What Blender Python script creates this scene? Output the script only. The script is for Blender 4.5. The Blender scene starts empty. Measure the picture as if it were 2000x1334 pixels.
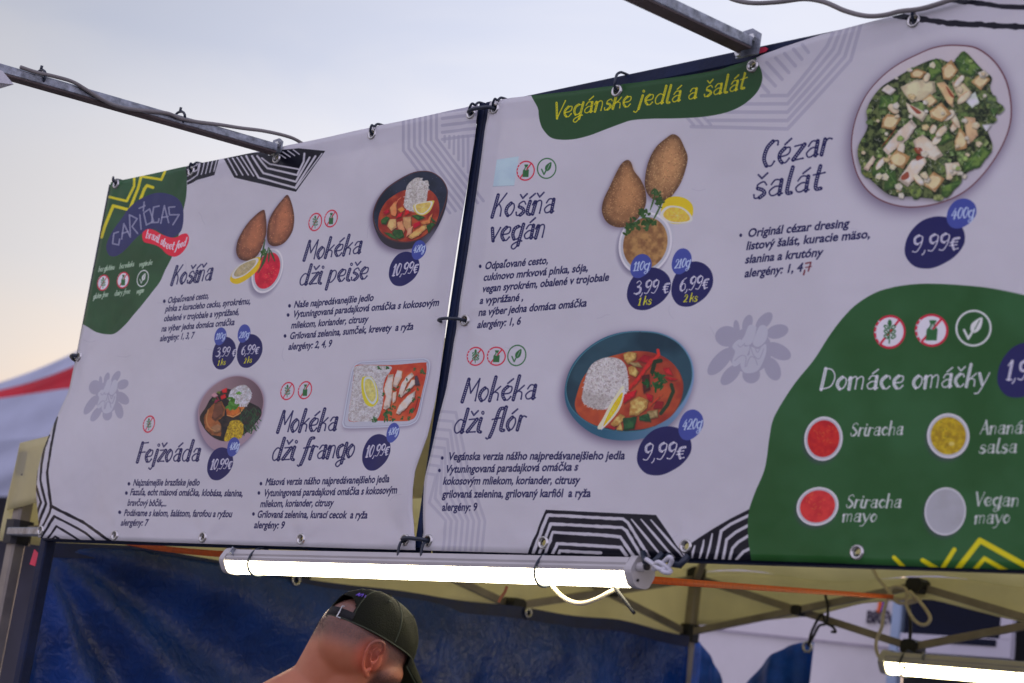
import bpy, bmesh, math, random, os
import numpy as np
from mathutils import Vector, Matrix
from math import pi, sin, cos, radians as R
random.seed(7)
SC = bpy.context.scene
COL = SC.collection

# ---------------------------------------------------------------- camera
CAM = np.array([0.0, 0.0, 1.6])
ROT = np.array([[0.71860386, 0.05882222, 0.69292744],
                [0.68250813, -0.25077013, -0.68651074],
                [0.13338342, 0.96625788, -0.22035102]])
FPX = 3535.884
cd = bpy.data.cameras.new('camera')
cam = bpy.data.objects.new('camera', cd)
COL.objects.link(cam)
m4 = Matrix([list(ROT[i]) + [CAM[i]] for i in range(3)] + [[0, 0, 0, 1]])
cam.matrix_world = m4
cd.sensor_width = 36.0
cd.lens = FPX * 36.0 / 2000.0
cd.clip_end = 5000
cd.clip_start = 0.05
cd.dof.use_dof = True
cd.dof.focus_distance = 3.75
cd.dof.aperture_fstop = 4.5
SC.camera = cam

# ---------------------------------------------------------------- render, sky and sun
SC.render.engine = 'CYCLES'
SC.cycles.use_denoising = True
SC.cycles.max_bounces = 8
SC.cycles.transparent_max_bounces = 12
SC.cycles.sample_clamp_indirect = 4.0
SC.view_settings.view_transform = 'Standard'
SC.view_settings.look = 'None'
SC.view_settings.exposure = 0.0
SC.view_settings.gamma = 1.0
SC.view_settings.use_curve_mapping = False
SUN_EL, SUN_AZ = 3.0, 320.0          # low behind the stall, to the left (degrees, clockwise from +Y)

world = bpy.data.worlds.new("World")
SC.world = world
world.use_nodes = True
nt = world.node_tree
nt.nodes.clear()
N = nt.nodes.new
L = nt.links.new
out = N('ShaderNodeOutputWorld')
bg = N('ShaderNodeBackground')
sky = N('ShaderNodeTexSky')
sky.sky_type = 'NISHITA'
sky.sun_disc = False
sky.sun_elevation = R(SUN_EL)
sky.sun_rotation = R(SUN_AZ)
sky.air_density = 1.0
sky.dust_density = 1.5
tc = N('ShaderNodeTexCoord')
sep = N('ShaderNodeSeparateXYZ')
L(tc.outputs['Generated'], sep.inputs[0])
ramp = N('ShaderNodeValToRGB')                      # thin high cloud lit by the dusk, by elevation
cr = ramp.color_ramp
cr.elements[0].position = 0.0
cr.elements[0].color = (1.2, 0.72, 0.50, 1)
cr.elements[1].position = 1.0
cr.elements[1].color = (0.50, 0.54, 0.78, 1)
for p_, c_ in ((0.12, (1.28, 0.96, 0.74)), (0.17, (1.16, 1.0, 0.88)), (0.22, (1.02, 0.98, 0.98)), (0.28, (0.93, 0.94, 1.03)),
               (0.35, (0.72, 0.77, 0.94)), (0.60, (0.66, 0.69, 0.86))):
    e_ = cr.elements.new(p_)
    e_.color = c_ + (1,)
nz = N('ShaderNodeTexNoise')
nz.inputs['Scale'].default_value = 2.2
nz.inputs['Detail'].default_value = 5
mp = N('ShaderNodeMapping')
mp.inputs['Scale'].default_value = (1, 1, 3.2)
L(tc.outputs['Generated'], mp.inputs[0])
L(mp.outputs[0], nz.inputs['Vector'])
ma = N('ShaderNodeMath'); ma.operation = 'MULTIPLY_ADD'
ma.inputs[1].default_value = 0.16
L(nz.outputs['Fac'], ma.inputs[0])
ms = N('ShaderNodeMath'); ms.operation = 'SUBTRACT'; ms.inputs[1].default_value = 0.08
L(sep.outputs['Z'], ms.inputs[0])
L(ms.outputs[0], ma.inputs[2])
L(ma.outputs[0], ramp.inputs[0])
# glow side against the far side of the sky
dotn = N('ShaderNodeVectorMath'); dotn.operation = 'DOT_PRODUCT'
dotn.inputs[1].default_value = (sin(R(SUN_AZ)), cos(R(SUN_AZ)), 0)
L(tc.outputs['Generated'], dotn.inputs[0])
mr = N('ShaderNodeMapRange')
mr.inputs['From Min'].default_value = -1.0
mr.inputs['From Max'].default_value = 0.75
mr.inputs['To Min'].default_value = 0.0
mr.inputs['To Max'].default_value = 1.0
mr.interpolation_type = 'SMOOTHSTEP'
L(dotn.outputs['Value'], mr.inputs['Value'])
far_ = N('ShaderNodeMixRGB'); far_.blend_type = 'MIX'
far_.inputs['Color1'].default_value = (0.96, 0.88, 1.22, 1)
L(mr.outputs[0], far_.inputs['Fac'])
mv = N('ShaderNodeMapRange'); mv.interpolation_type = 'SMOOTHSTEP'
mv.inputs['From Min'].default_value = 0.53; mv.inputs['From Max'].default_value = 0.80
mv.inputs['To Min'].default_value = 0.63; mv.inputs['To Max'].default_value = 1.0
dot2 = N('ShaderNodeVectorMath'); dot2.operation = 'DOT_PRODUCT'      # the veil of cloud is thinner to the left
dot2.inputs[1].default_value = (sin(R(350)), cos(R(350)), 0)
L(tc.outputs['Generated'], dot2.inputs[0])
L(dot2.outputs['Value'], mv.inputs['Value'])
mu = N('ShaderNodeVectorMath'); mu.operation = 'SCALE'
L(mv.outputs[0], mu.inputs['Scale'])
cn = N('ShaderNodeTexNoise'); cn.inputs['Scale'].default_value = 3.0; cn.inputs['Detail'].default_value = 6; cn.inputs['Roughness'].default_value = .55; cn.inputs['Distortion'].default_value = .6
cm = N('ShaderNodeMapping'); cm.inputs['Scale'].default_value = (1, 1.6, 4.5); cm.inputs['Rotation'].default_value = (.25, .1, .5)
L(tc.outputs['Generated'], cm.inputs[0]); L(cm.outputs[0], cn.inputs['Vector'])
cf = N('ShaderNodeMapRange'); cf.inputs['From Min'].default_value = .38; cf.inputs['From Max'].default_value = .66; cf.interpolation_type = 'SMOOTHSTEP'
cf.inputs['To Min'].default_value = 0.0; cf.inputs['To Max'].default_value = 0.38
L(cn.outputs['Fac'], cf.inputs['Value'])
cl = N('ShaderNodeMixRGB'); cl.inputs['Color2'].default_value = (0.94, 0.93, 0.98, 1)
L(cf.outputs[0], cl.inputs['Fac']); L(ramp.outputs['Color'], cl.inputs['Color1'])
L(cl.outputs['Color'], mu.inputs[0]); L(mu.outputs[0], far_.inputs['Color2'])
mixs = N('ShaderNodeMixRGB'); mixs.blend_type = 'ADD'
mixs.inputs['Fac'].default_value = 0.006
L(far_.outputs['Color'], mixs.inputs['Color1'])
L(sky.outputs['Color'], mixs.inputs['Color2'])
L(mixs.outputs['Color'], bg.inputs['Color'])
bg.inputs['Strength'].default_value = 1.0
L(bg.outputs[0], out.inputs[0])

sd = bpy.data.lights.new('sun', 'SUN')
sd.energy = 0.25
sd.angle = R(12)
sd.color = (1.0, 0.72, 0.5)
sun = bpy.data.objects.new('sun', sd)
COL.objects.link(sun)
dirv = Vector((sin(R(SUN_AZ)) * cos(R(SUN_EL)), cos(R(SUN_AZ)) * cos(R(SUN_EL)), sin(R(SUN_EL))))
sun.rotation_euler = dirv.to_track_quat('Z', 'Y').to_euler()
sun.location = dirv * 40

# ---------------------------------------------------------------- measuring helpers
def ray(px, py):
    return ROT @ np.array([px - 1000.0, -(py - 667.0), -FPX])
def aty(px, py, Y):
    """the place on the vertical plane y = Y that the survey of the photograph gives"""
    d = ray(px, py)
    return CAM + d * (Y / d[1])
def atx(px, py, X):
    d = ray(px, py)
    return CAM + d * (X / d[0])
D = 2.40     # the banners hang on the plane y = D
# ---------------------------------------------------------------- the printed artwork of the two banners
PPM = 1400
U0, U1, V0, V1 = -4.06, -0.72, 1.92, 2.96
CW, CH = int((U1 - U0) * PPM), int((V1 - V0) * PPM)
art = np.empty((CH, CW, 3), np.float32)
hole = np.ones((CH, CW), np.float32)
_u = (U0 + (np.arange(CW) + .5) / PPM)[None, :]
_v = (V0 + (np.arange(CH) + .5) / PPM)[:, None]
_dx, _dz = _u - CAM[0], _v - CAM[2]
_c = [ROT[0, k] * _dx + ROT[1, k] * D + ROT[2, k] * _dz for k in range(3)]
PX = (1000 + FPX * _c[0] / -_c[2]).astype(np.float32)      # drawing units of the artwork
PY = (667 - FPX * _c[1] / -_c[2]).astype(np.float32)
del _c

def uv(pts):
    """drawing units -> canvas pixels"""
    p = np.asarray(pts, float)
    d = np.stack([p[:, 0] - 1000, -(p[:, 1] - 667), np.full(len(p), -FPX)], 1) @ ROT.T
    s = D / d[:, 1]
    return np.stack([(d[:, 0] * s - U0) * PPM, (d[:, 2] * s + CAM[2] - V0) * PPM], 1)

WREF = (np.array([158, 151, 176]) / 255.)
def lin(c): return np.where(c <= .04045, c / 12.92, ((c + .055) / 1.055) ** 2.4)
def srgb(c):
    c = np.clip(c, 0, 1)
    return np.where(c <= .0031308, c * 12.92, 1.055 * c ** (1 / 2.4) - .055)
def pc(r, g, b):
    return srgb(lin(np.array([r, g, b]) / 255.) / lin(WREF) * 0.80).astype(np.float32)

WHITE = pc(158, 151, 176)
NAVY = pc(36, 33, 84)
NAVY2 = pc(27, 26, 80)
BLUE2 = pc(56, 64, 140)
GREEN = pc(30, 60, 34)
YEL = pc(186, 160, 22)
BLACK = pc(13, 13, 26)
art[:] = WHITE

def box(pts, pad=3):
    q = uv(pts)
    x0, y0 = np.floor(q.min(0) - pad).astype(int)
    x1, y1 = np.ceil(q.max(0) + pad).astype(int)
    return max(0, y0), min(CH, y1), max(0, x0), min(CW, x1)

def rectpts(x0, y0, x1, y1): return [(x0, y0), (x1, y0), (x1, y1), (x0, y1)]

def blend(b, m, col, a=1.0):
    r0, r1, c0, c1 = b
    if r1 <= r0 or c1 <= c0: return
    if callable(col): col = col(PX[r0:r1, c0:c1], PY[r0:r1, c0:c1])
    t = art[r0:r1, c0:c1]
    m = (m * a)[..., None]
    t += (np.asarray(col, np.float32) - t) * m

def smooth(pts, closed=True, n=8):
    p = np.asarray(pts, float)
    k = len(p)
    o = []
    for i in range(k if closed else k - 1):
        if closed: a, b, c, d = p[(i - 1) % k], p[i], p[(i + 1) % k], p[(i + 2) % k]
        else: a, b, c, d = p[max(i - 1, 0)], p[i], p[i + 1], p[min(i + 2, k - 1)]
        t = np.linspace(0, 1, n, endpoint=False)[:, None]
        o.append(.5 * (2 * b + (c - a) * t + (2 * a - 5 * b + 4 * c - d) * t ** 2 + (3 * b - a - 3 * c + d) * t ** 3))
    if not closed: o.append(p[-1:])
    return np.concatenate(o)

def edges_mask(e, b, sub=4):
    """even-odd coverage of an edge soup (n,4) in canvas pixels"""
    r0, r1, c0, c1 = b
    H, W = r1 - r0, c1 - c0
    acc = np.zeros((H * sub, W + 2), np.float32)
    x0, y0, x1, y1 = e[:, 0] - c0, (e[:, 1] - r0) * sub, e[:, 2] - c0, (e[:, 3] - r0) * sub
    sw = y0 > y1
    x0, x1 = np.where(sw, x1, x0), np.where(sw, x0, x1)
    y0, y1 = np.where(sw, y1, y0), np.where(sw, y0, y1)
    i0 = np.clip(np.ceil(y0 - .5), 0, H * sub).astype(int)
    i1 = np.clip(np.ceil(y1 - .5), 0, H * sub).astype(int)
    n = i1 - i0
    k = n > 0
    if not k.any(): return np.zeros((H, W), np.float32)
    x0, y0, x1, y1, i0, n = x0[k], y0[k], x1[k], y1[k], i0[k], n[k]
    idx = np.repeat(np.arange(len(n)), n)
    off = np.arange(n.sum()) - np.repeat(np.cumsum(n) - n, n)
    row = i0[idx] + off
    x = x0[idx] + (row + .5 - y0[idx]) / (y1[idx] - y0[idx]) * (x1[idx] - x0[idx])
    o = np.lexsort((x, row))
    row, x = row[o], x[o]
    first = np.r_[True, row[1:] != row[:-1]]
    start = np.maximum.accumulate(np.where(first, np.arange(len(row)), 0))
    sg = np.where((np.arange(len(row)) - start) % 2 == 0, 1.0, -1.0)
    x = np.clip(x, 0, W)
    i = np.floor(x).astype(int)
    f = x - i
    np.add.at(acc, (row, i), sg * (1 - f))
    np.add.at(acc, (row, i + 1), sg * f)
    m = np.cumsum(acc, 1)[:, :W]
    return np.clip(m.reshape(H, sub, W).mean(1), 0, 1)

def loop_edges(q): return np.concatenate([q, np.roll(q, -1, 0)], 1)

def blur(m, r):
    for _ in range(3):
        k = max(1, int(r))
        for ax in (0, 1):
            p = np.pad(m, [(k + 1, k) if a == ax else (0, 0) for a in (0, 1)], mode='constant')
            c = np.cumsum(p, ax, dtype=np.float64)
            n = m.shape[ax]
            if ax == 0: m = ((c[2 * k + 1:2 * k + 1 + n] - c[:n]) / (2 * k + 1)).astype(np.float32)
            else: m = ((c[:, 2 * k + 1:2 * k + 1 + n] - c[:, :n]) / (2 * k + 1)).astype(np.float32)
    return m

def poly(pts, col, a=1.0, soft=0, sm=True, clip=None):
    p = smooth(pts) if sm else np.asarray(pts, float)
    b = box(p, 3 + int(soft * 3))
    if b[1] <= b[0] or b[3] <= b[2]: return
    m = edges_mask(loop_edges(uv(p)), b)
    if soft: m = blur(m, soft)
    if clip is not None: m = m * edges_mask(loop_edges(uv(clip)), b)
    blend(b, m, col, a)

def ell(cx, cy, rx, ry, col, ang=0, a=1.0, soft=.7, edge=0, **k):
    r = max(rx, ry) + soft * 2
    b = box(rectpts(cx - r, cy - r, cx + r, cy + r))
    if b[1] <= b[0] or b[3] <= b[2]: return
    X, Y = PX[b[0]:b[1], b[2]:b[3]] - cx, PY[b[0]:b[1], b[2]:b[3]] - cy
    c, s = cos(ang), sin(ang)
    x, y = c * X + s * Y, -s * X + c * Y
    d = (np.sqrt((x / rx) ** 2 + (y / ry) ** 2) - 1) * min(rx, ry)
    if edge: d = np.abs(d) - edge
    blend(b, np.clip(.5 - d / soft, 0, 1), col, a)

def stroke(pts, w, col, a=1.0, aa=.55, sm=False, closed=False, taper=0, wob=0):
    p = smooth(pts, closed, 6) if sm else np.asarray(pts, float)
    if closed: p = np.vstack([p, p[:1]])
    b = box(p, 4 + w * 2.2)
    if b[1] <= b[0] or b[3] <= b[2]: return
    X, Y = PX[b[0]:b[1], b[2]:b[3]], PY[b[0]:b[1], b[2]:b[3]]
    best = np.full(X.shape, 1e9, np.float32)
    n = len(p) - 1
    for i in range(n):
        ax, ay = p[i]; dx, dy = p[i + 1] - p[i]
        l2 = dx * dx + dy * dy + 1e-9
        t = np.clip(((X - ax) * dx + (Y - ay) * dy) / l2, 0, 1)
        r = w / 2
        if taper:
            tt = (i + t) / n
            r = w / 2 * (1 - taper * np.abs(2 * tt - 1) ** 1.5)
        best = np.minimum(best, np.hypot(X - ax - t * dx, Y - ay - t * dy) - r)
    if wob: best = best + (vnoise(X * .12, Y * .12, 3) - .5) * wob
    blend(b, np.clip(.5 - best / aa / 2, 0, 1), col, a)

def _h(i, j, s):
    n = (i.astype(np.int64) * 374761393 + j.astype(np.int64) * 668265263 + s * 1442695041) & 0x7fffffff
    n = ((n ^ (n >> 13)) * 1274126177) & 0x7fffffff
    return ((n ^ (n >> 16)) & 0xffff) / 65535.0
def vnoise(x, y, s=0):
    x, y = np.asarray(x, float), np.asarray(y, float)
    i, j = np.floor(x), np.floor(y)
    f, g = x - i, y - j
    f, g = f * f * (3 - 2 * f), g * g * (3 - 2 * g)
    a, b, c, d = _h(i, j, s), _h(i + 1, j, s), _h(i, j + 1, s), _h(i + 1, j + 1, s)
    return (a * (1 - f) + b * f) * (1 - g) + (c * (1 - f) + d * f) * g
def fbm(x, y, s=0, o=3):
    r, a, t = 0, 1, 0
    for k in range(o):
        r = r + a * vnoise(x * 2 ** k, y * 2 ** k, s + k * 17); t += a; a *= .55
    return r / t

def mott(c1, c2, sc=.1, s=0, con=1.6, c3=None):
    """a mottled print colour between two inks"""
    c1, c2 = np.asarray(c1), np.asarray(c2)
    def f(X, Y):
        n = np.clip((fbm(X * sc, Y * sc, s) - .5) * con * 1.6 + .5, 0, 1)[..., None]
        r = c1 * (1 - n) + c2 * n
        if c3 is not None:
            k = (vnoise(X * sc * 3.1, Y * sc * 3.1, s + 9) > .8)[..., None]
            r = np.where(k, c3, r)
        return r
    return f
def Z(ox, oy, s):
    return lambda *p: [(ox + x / s, oy + y / s) for x, y in zip(p[0::2], p[1::2])]

# ---- large fields first
z1 = Z(150, 300, 3.924); z2 = Z(60, 620, 2.9); z3 = Z(430, 600, 2.9); z4 = Z(500, 230, 3.254)
z5 = Z(860, 160, 2.668); z6 = Z(820, 620, 2.669); z7 = Z(1400, 0, 2.223); z8 = Z(1400, 540, 2.2617)
gz = Z(0, 90, 3.226); tz = Z(1300, 20, 4.76); sz = Z(760, 190, 4.6); lz = Z(820, 760, 4.04)
bz = Z(1020, 970, 4.1667); cz = Z(60, 820, 5.335)
WM = pc(133, 127, 156)
# pale pattern by the seam, top
for k in range(7):
    x = 128 + 50 * k
    stroke(sz(x, 60, x, 480 - 18 * k, x + 420, 480 - 18 * k + 560), 5.6, WM, .75)
for k in range(5): stroke(sz(480, 130 + 62 * k, 800, 90 + 62 * k), 6, WM, .7)
for k in range(6): stroke(sz(500 + 42 * k, 350, 500 + 42 * k, 400 + 55 * k), 5, WM, .7)
# pale pattern by the seam, bottom
for k in range(8):
    o = 44 * k
    stroke(lz(160 - o * .3, 175 + o * 1.6, 285 - o * .5, 185 + o * 1.6, 385 - o, 650 + o * .8, 515 - o, 1040, 488 - o, 1310), 5.6, WM, .5)
# pale pattern, top of the right banner
for k in range(5):
    y = 790 + 78 * k; q = 55 * k
    stroke(tz(880 - 160 * k, y - 20 * (k > 3), 1130, y, 1500 + q, 330 + q * .6, 1600 + q, 120), 7, WM, .6)
for k in range(7): stroke(tz(760 + 85 * k, 560 - 40 * k, 950 + 62 * k, 760 - 62 * k), 7, WM, .6)
for k in range(3): stroke(tz(190 + 80 * k, 990, 260 + 80 * k, 1065), 6, WM, .6)
# top right corner stripes
stroke([(1748, 30), (1850, 45), (2060, 56), (2300, 60)], 11, BLACK, wob=3)
stroke([(1850, 0), (1960, 12), (2060, 20), (2300, 24)], 9, BLACK, wob=3)
# pale flowers
FL = [(440, 495, 170, 150, 0), (580, 370, 45, 112, -.12), (740, 310, 72, 130, .3), (985, 280, 85, 160, .75),
      (1180, 430, 165, 100, -.25), (1190, 715, 205, 110, .45), (1110, 970, 110, 180, -.45), (800, 1050, 130, 130, 0),
      (500, 1050, 95, 190, .75), (345, 860, 105, 250, .72)]
def flower(fx):
    col = pc(135, 129, 158)
    pts = []
    for cx, cy, rx, ry, an in FL:
        t = np.linspace(0, 2 * pi, 28, endpoint=False)
        x, y = rx * np.cos(t), ry * np.sin(t)
        poly([fx(cx + cos(an) * a - sin(an) * b, cy + sin(an) * a + cos(an) * b) for a, b in zip(x, y)], col, 1, sm=False)
    t = np.linspace(0, 2 * pi, 28, endpoint=False)
    poly([fx(780 + 320 * cos(a), 700 + 335 * sin(a)) for a in t], col, 1, sm=False)
    lt = pc(152, 147, 174)
    for P in ([(700, 480), (760, 340), (850, 340), (870, 400), (800, 600), (700, 620), (650, 570)],
              [(860, 470), (920, 350), (1000, 340), (1040, 420), (1010, 560), (900, 650), (820, 600)],
              [(560, 580), (640, 540), (700, 640), (770, 640), (740, 760), (620, 900), (540, 930), (520, 850), (560, 720), (520, 650)],
              [(790, 650), (900, 680), (1010, 610), (1010, 760), (930, 950), (840, 1020), (700, 1020), (640, 900), (700, 790), (770, 760)]):
        poly([fx(*p) for p in P], lt, 1)
    for P in ([(555, 850), (650, 775), (720, 800), (710, 940)], [(730, 930), (780, 800), (850, 810), (890, 910)],
              [(790, 660), (840, 780), (920, 820), (980, 680)], [(600, 620), (640, 650), (700, 600)], [(860, 680), (890, 730), (930, 670)]):
        stroke([fx(*p) for p in P], 1.6, col, 1, sm=True)
flower(lambda x, y: (1360 + x / 7.41, 590 + y / 7.41))
flower(lambda x, y: (155 + x / 14.2 + (600 - y) * .004, 710 + y / 10.6))

# soft unprinted crease marks and dirt in the vinyl
for _ in range(26):
    x = random.uniform(120, 1980); y = random.uniform(330, 1050)
    q = [(x, y)]
    an = random.uniform(0, pi)
    for k in range(3):
        q.append((q[-1][0] + 9 * cos(an), q[-1][1] + 9 * sin(an))); an += random.uniform(-.5, .5)
    stroke(q, 1.0, pc(128, 122, 148), .35, sm=True)

# ---- green field with the emblem, left banner
poly(z1(230, 190, 500, 140, 822, 95, 845, 200, 840, 320, 820, 420, 800, 500, 775, 650, 730, 790, 680, 890, 640, 980, 580, 1060,
        500, 1160, 430, 1240, 380, 1300) + z2(480, 88, 430, 95, 370, 82, 320, 52, 270, 20, 240, -20) + z1(-60, 1200, 60, 700, 150, 350), mott(pc(36, 70, 46), pc(32, 62, 40), .02, 4))
for P, w in ((z1(440, 150, 440, 250, 385, 365, 240, 330), 5), (z1(500, 150, 470, 270, 410, 420), 5.5), (z1(395, 430, 280, 400, 215, 560, 190, 640), 6),
             (z1(500, 150, 500, 175, 650, 200, 680, 130), 5), (z1(585, 260, 540, 245, 520, 270, 490, 350), 6)):
    stroke(P, w, YEL)
# black pattern right of it
poly(z1(838, 130, 850, 240, 920, 205, 1055, 165, 1090, 40, 840, 90), BLACK, sm=False)
for k in range(3): stroke(z1(850, 215 - 45 * k, 925, 165 - 40 * k, 950, 60 - 10 * k), 2.6, WHITE)
for k in range(4): stroke(z1(955 + 32 * k, 160 - 8 * k, 985 + 30 * k, 40), 2.4, WHITE)
# black hexagon
poly(z1(1128, 40, 1210, 185, 1680, 293, 1905, -20, 1700, -40, 1300, 0), BLACK, sm=False)
for a in ((1160, 40, 1230, 165), (1195, 35, 1275, 165), (1230, 30, 1318, 165), (1262, 25, 1358, 172)):
    stroke(z1(*a), 3.0, WHITE)
for a in ((1300, 20, 1395, 185, 1675, 262, 1830, 20), (1345, 20, 1430, 150, 1680, 216, 1785, 30), (1385, 20, 1460, 112, 1690, 165, 1740, 60, 1745, 0)):
    stroke(z1(*a), 4.2, WHITE)
stroke(z1(1420, 35, 1480, 80, 1700, 120), 3.4, WHITE)
stroke(z1(1680, 270, 1880, 0), 2.4, WHITE)
for k in range(4): stroke(z1(1540 + 40 * k, -5 - 8 * k, 1600 + 35 * k, 35 - 10 * k), 2.4, WHITE)
# blue emblem
EMB = z1(230, 740, 228, 700, 250, 640, 290, 570, 350, 490, 400, 420, 470, 360, 560, 315, 640, 300, 720, 315, 780, 350, 810, 400,
         818, 470, 812, 550, 790, 605, 740, 640, 690, 635, 600, 582, 540, 590, 490, 620, 440, 665, 390, 720, 340, 765, 290, 788, 250, 780)
poly(EMB, pc(38, 40, 88))
RED = pc(176, 30, 58)
poly(z1(505, 650, 505, 610, 530, 585, 560, 578, 600, 590, 660, 622, 720, 642, 765, 640, 800, 620, 840, 613, 860, 645, 850, 695,
        820, 745, 780, 780, 740, 790, 690, 770, 650, 730, 610, 705, 560, 690, 520, 680), RED)
LW = pc(186, 186, 208)
for P in ((320, 600, 285, 612, 275, 690, 322, 700, 330, 655), (345, 655, 362, 538, 412, 640), (350, 612, 395, 598),
          (412, 625, 405, 470, 465, 500, 425, 560, 468, 612), (485, 470, 495, 580), (480, 420, 525, 400), (518, 372, 512, 440),
          (535, 545, 515, 455, 560, 425, 590, 520, 535, 548), (632, 402, 590, 412, 575, 530, 625, 528, 632, 500),
          (645, 535, 672, 400, 705, 530), (655, 490, 700, 482), (752, 408, 705, 412, 712, 470, 785, 468, 738, 545)):
    stroke(z1(*P), 2.3, LW, .95)
    stroke(z1(*P), .9, pc(60, 62, 110), .9)

# green header on the right banner
poly([(1052, 150), (1300, 110), (1456, 90), (1476, 118), (1486, 142), (1484, 162), (1472, 184), (1448, 206), (1416, 220), (1372, 228),
      (1320, 231), (1272, 232), (1235, 235), (1212, 242), (1182, 254), (1152, 265), (1122, 272), (1096, 273), (1077, 269), (1064, 257),
      (1056, 242), (1052, 216)], GREEN)
# black patterns along the bottom
poly(bz(40, 470, 195, 108, 830, 138, 1090, 150, 1330, 500), BLACK, sm=False)
for a in ((85, 470, 210, 150, 820, 182, 860, 210, 1040, 500), (140, 470, 232, 222, 812, 252, 850, 280, 975, 490),
          (185, 470, 252, 292, 640, 312, 800, 328, 910, 490), (250, 470, 285, 382, 800, 412, 850, 480), (300, 470, 310, 442, 640, 458)):
    stroke(bz(*a), 6.4, WHITE, wob=1.2)
for a in ((890, 185, 1150, 500), (968, 185, 1240, 500), (1048, 190, 1318, 500)): stroke(bz(*a), 5.6, WHITE, taper=.5)
poly(bz(1330, 410, 1560, 262, 1700, 180, 1860, 100, 1900, 540, 1320, 540), BLACK, sm=False)
for a in ((1405, 400, 1380, 510), (1480, 355, 1445, 510), (1550, 305, 1500, 510)): stroke(bz(*a), 5.2, WHITE, taper=.4)
for a in ((1900, 130, 1700, 225, 1622, 280, 1570, 520), (1900, 205, 1740, 290, 1665, 350, 1632, 520), (1900, 285, 1760, 370, 1712, 420, 1685, 520), (1900, 400, 1800, 450, 1745, 510)):
    stroke(bz(*a), 6, WHITE)
# bottom left line pattern
for a, w in (((285, -20, 250, 240, 215, 560, 245, 900), 4.6), ((245, 905, 520, 1060, 690, 1170, 880, 1300), 5.5), ((215, 170, 175, 300, 150, 480, 145, 640, 198, 880, 100, 1120), 4.6),
             ((105, 520, 90, 680, 150, 870, 95, 1000), 4.4), ((245, 915, 230, 970, 130, 1160), 4.4), ((120, 1250, 275, 1010, 560, 1180, 700, 1290), 4.4),
             ((190, 1250, 285, 1112, 500, 1260), 4), ((245, 1240, 268, 1218, 300, 1240), 3.6)):
    stroke(cz(*a), w, BLACK, sm=False, wob=1.0)
# big green field bottom right
BG = z8(158, 1330, 156, 1290, 150, 1230, 140, 1160, 142, 1050, 170, 960, 215, 850, 235, 720, 250, 640, 285, 570, 350, 470, 430, 370, 500, 260, 560, 180, 620, 120,
        700, 70, 780, 45, 860, 33, 940, 30, 1050, 35, 1200, 50, 1357, 82, 1500, 120, 1800, 200, 2400, 300, 2900, 800, 3000, 1700, 1500, 1500, 200, 1450)
poly(BG, mott(pc(30, 68, 34), pc(38, 76, 46), .01, 5))
for a, w in (((780, 1240, 830, 1290), 8), ((905, 1252, 985, 1300, 1045, 1205), 9), ((1060, 1290, 1160, 1165, 1460, 1330), 11), ((1130, 1300, 1180, 1245, 1330, 1330), 9),
             ((1420, 1260, 1560, 1330, 1700, 1180), 9)):
    stroke(z8(*a), w, YEL)
# taped-over square
poly(z5(295, 405, 410, 388, 385, 540, 275, 545), mott(pc(150, 160, 186), pc(144, 154, 182), .05, 2), sm=False)
stroke(z5(275, 545, 385, 540), 1, pc(110, 116, 140), .6)

# ---- lettering in the plain bold italic
_fcache = {}
def text_edges(s, off=.026):
    if s in _fcache: return _fcache[s]
    c = bpy.data.curves.new('t', 'FONT')
    c.body = s; c.size = 1; c.offset = off; c.resolution_u = 3; c.space_character = 1.0
    o = bpy.data.objects.new('t', c)
    COL.objects.link(o)
    me = bpy.data.meshes.new_from_object(o.evaluated_get(bpy.context.evaluated_depsgraph_get()))
    v = np.empty(len(me.vertices) * 3); me.vertices.foreach_get('co', v); v = v.reshape(-1, 3)[:, :2]
    cnt = {}
    for p in me.polygons:
        for k in p.edge_keys: cnt[k] = cnt.get(k, 0) + 1
    e = np.array([k for k, n in cnt.items() if n == 1])
    r = np.concatenate([v[e[:, 0]], v[e[:, 1]]], 1)
    bpy.data.objects.remove(o); bpy.data.meshes.remove(me); bpy.data.curves.remove(c)
    _fcache[s] = r
    return r
INK = pc(26, 25, 70)
def line(s, x0, y0, x1, y1, cap=.0160, sl=.12, col=INK, bullet=None):
    e = text_edges(s).copy()
    q = uv([(x0, y0), (x1, y1)])
    xmin, xmax = e[:, [0, 2]].min(), e[:, [0, 2]].max()
    ax = (q[1] - q[0]) / (xmax - xmin)
    h = cap * PPM / .73
    up = np.array([sl * h, h])
    P = lambda x, y: q[0] + (x - xmin)[:, None] * ax + y[:, None] * up
    E_ = np.concatenate([P(e[:, 0], e[:, 1]), P(e[:, 2], e[:, 3])], 1)
    b = (max(0, int(E_[:, 1::2].min()) - 2), min(CH, int(E_[:, 1::2].max()) + 3), max(0, int(E_[:, 0::2].min()) - 2), min(CW, int(E_[:, 0::2].max()) + 3))
    blend(b, edges_mask(E_, b), col)
    if bullet: ell(bullet[0], bullet[1], 2.6, 3.4, col)
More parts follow.
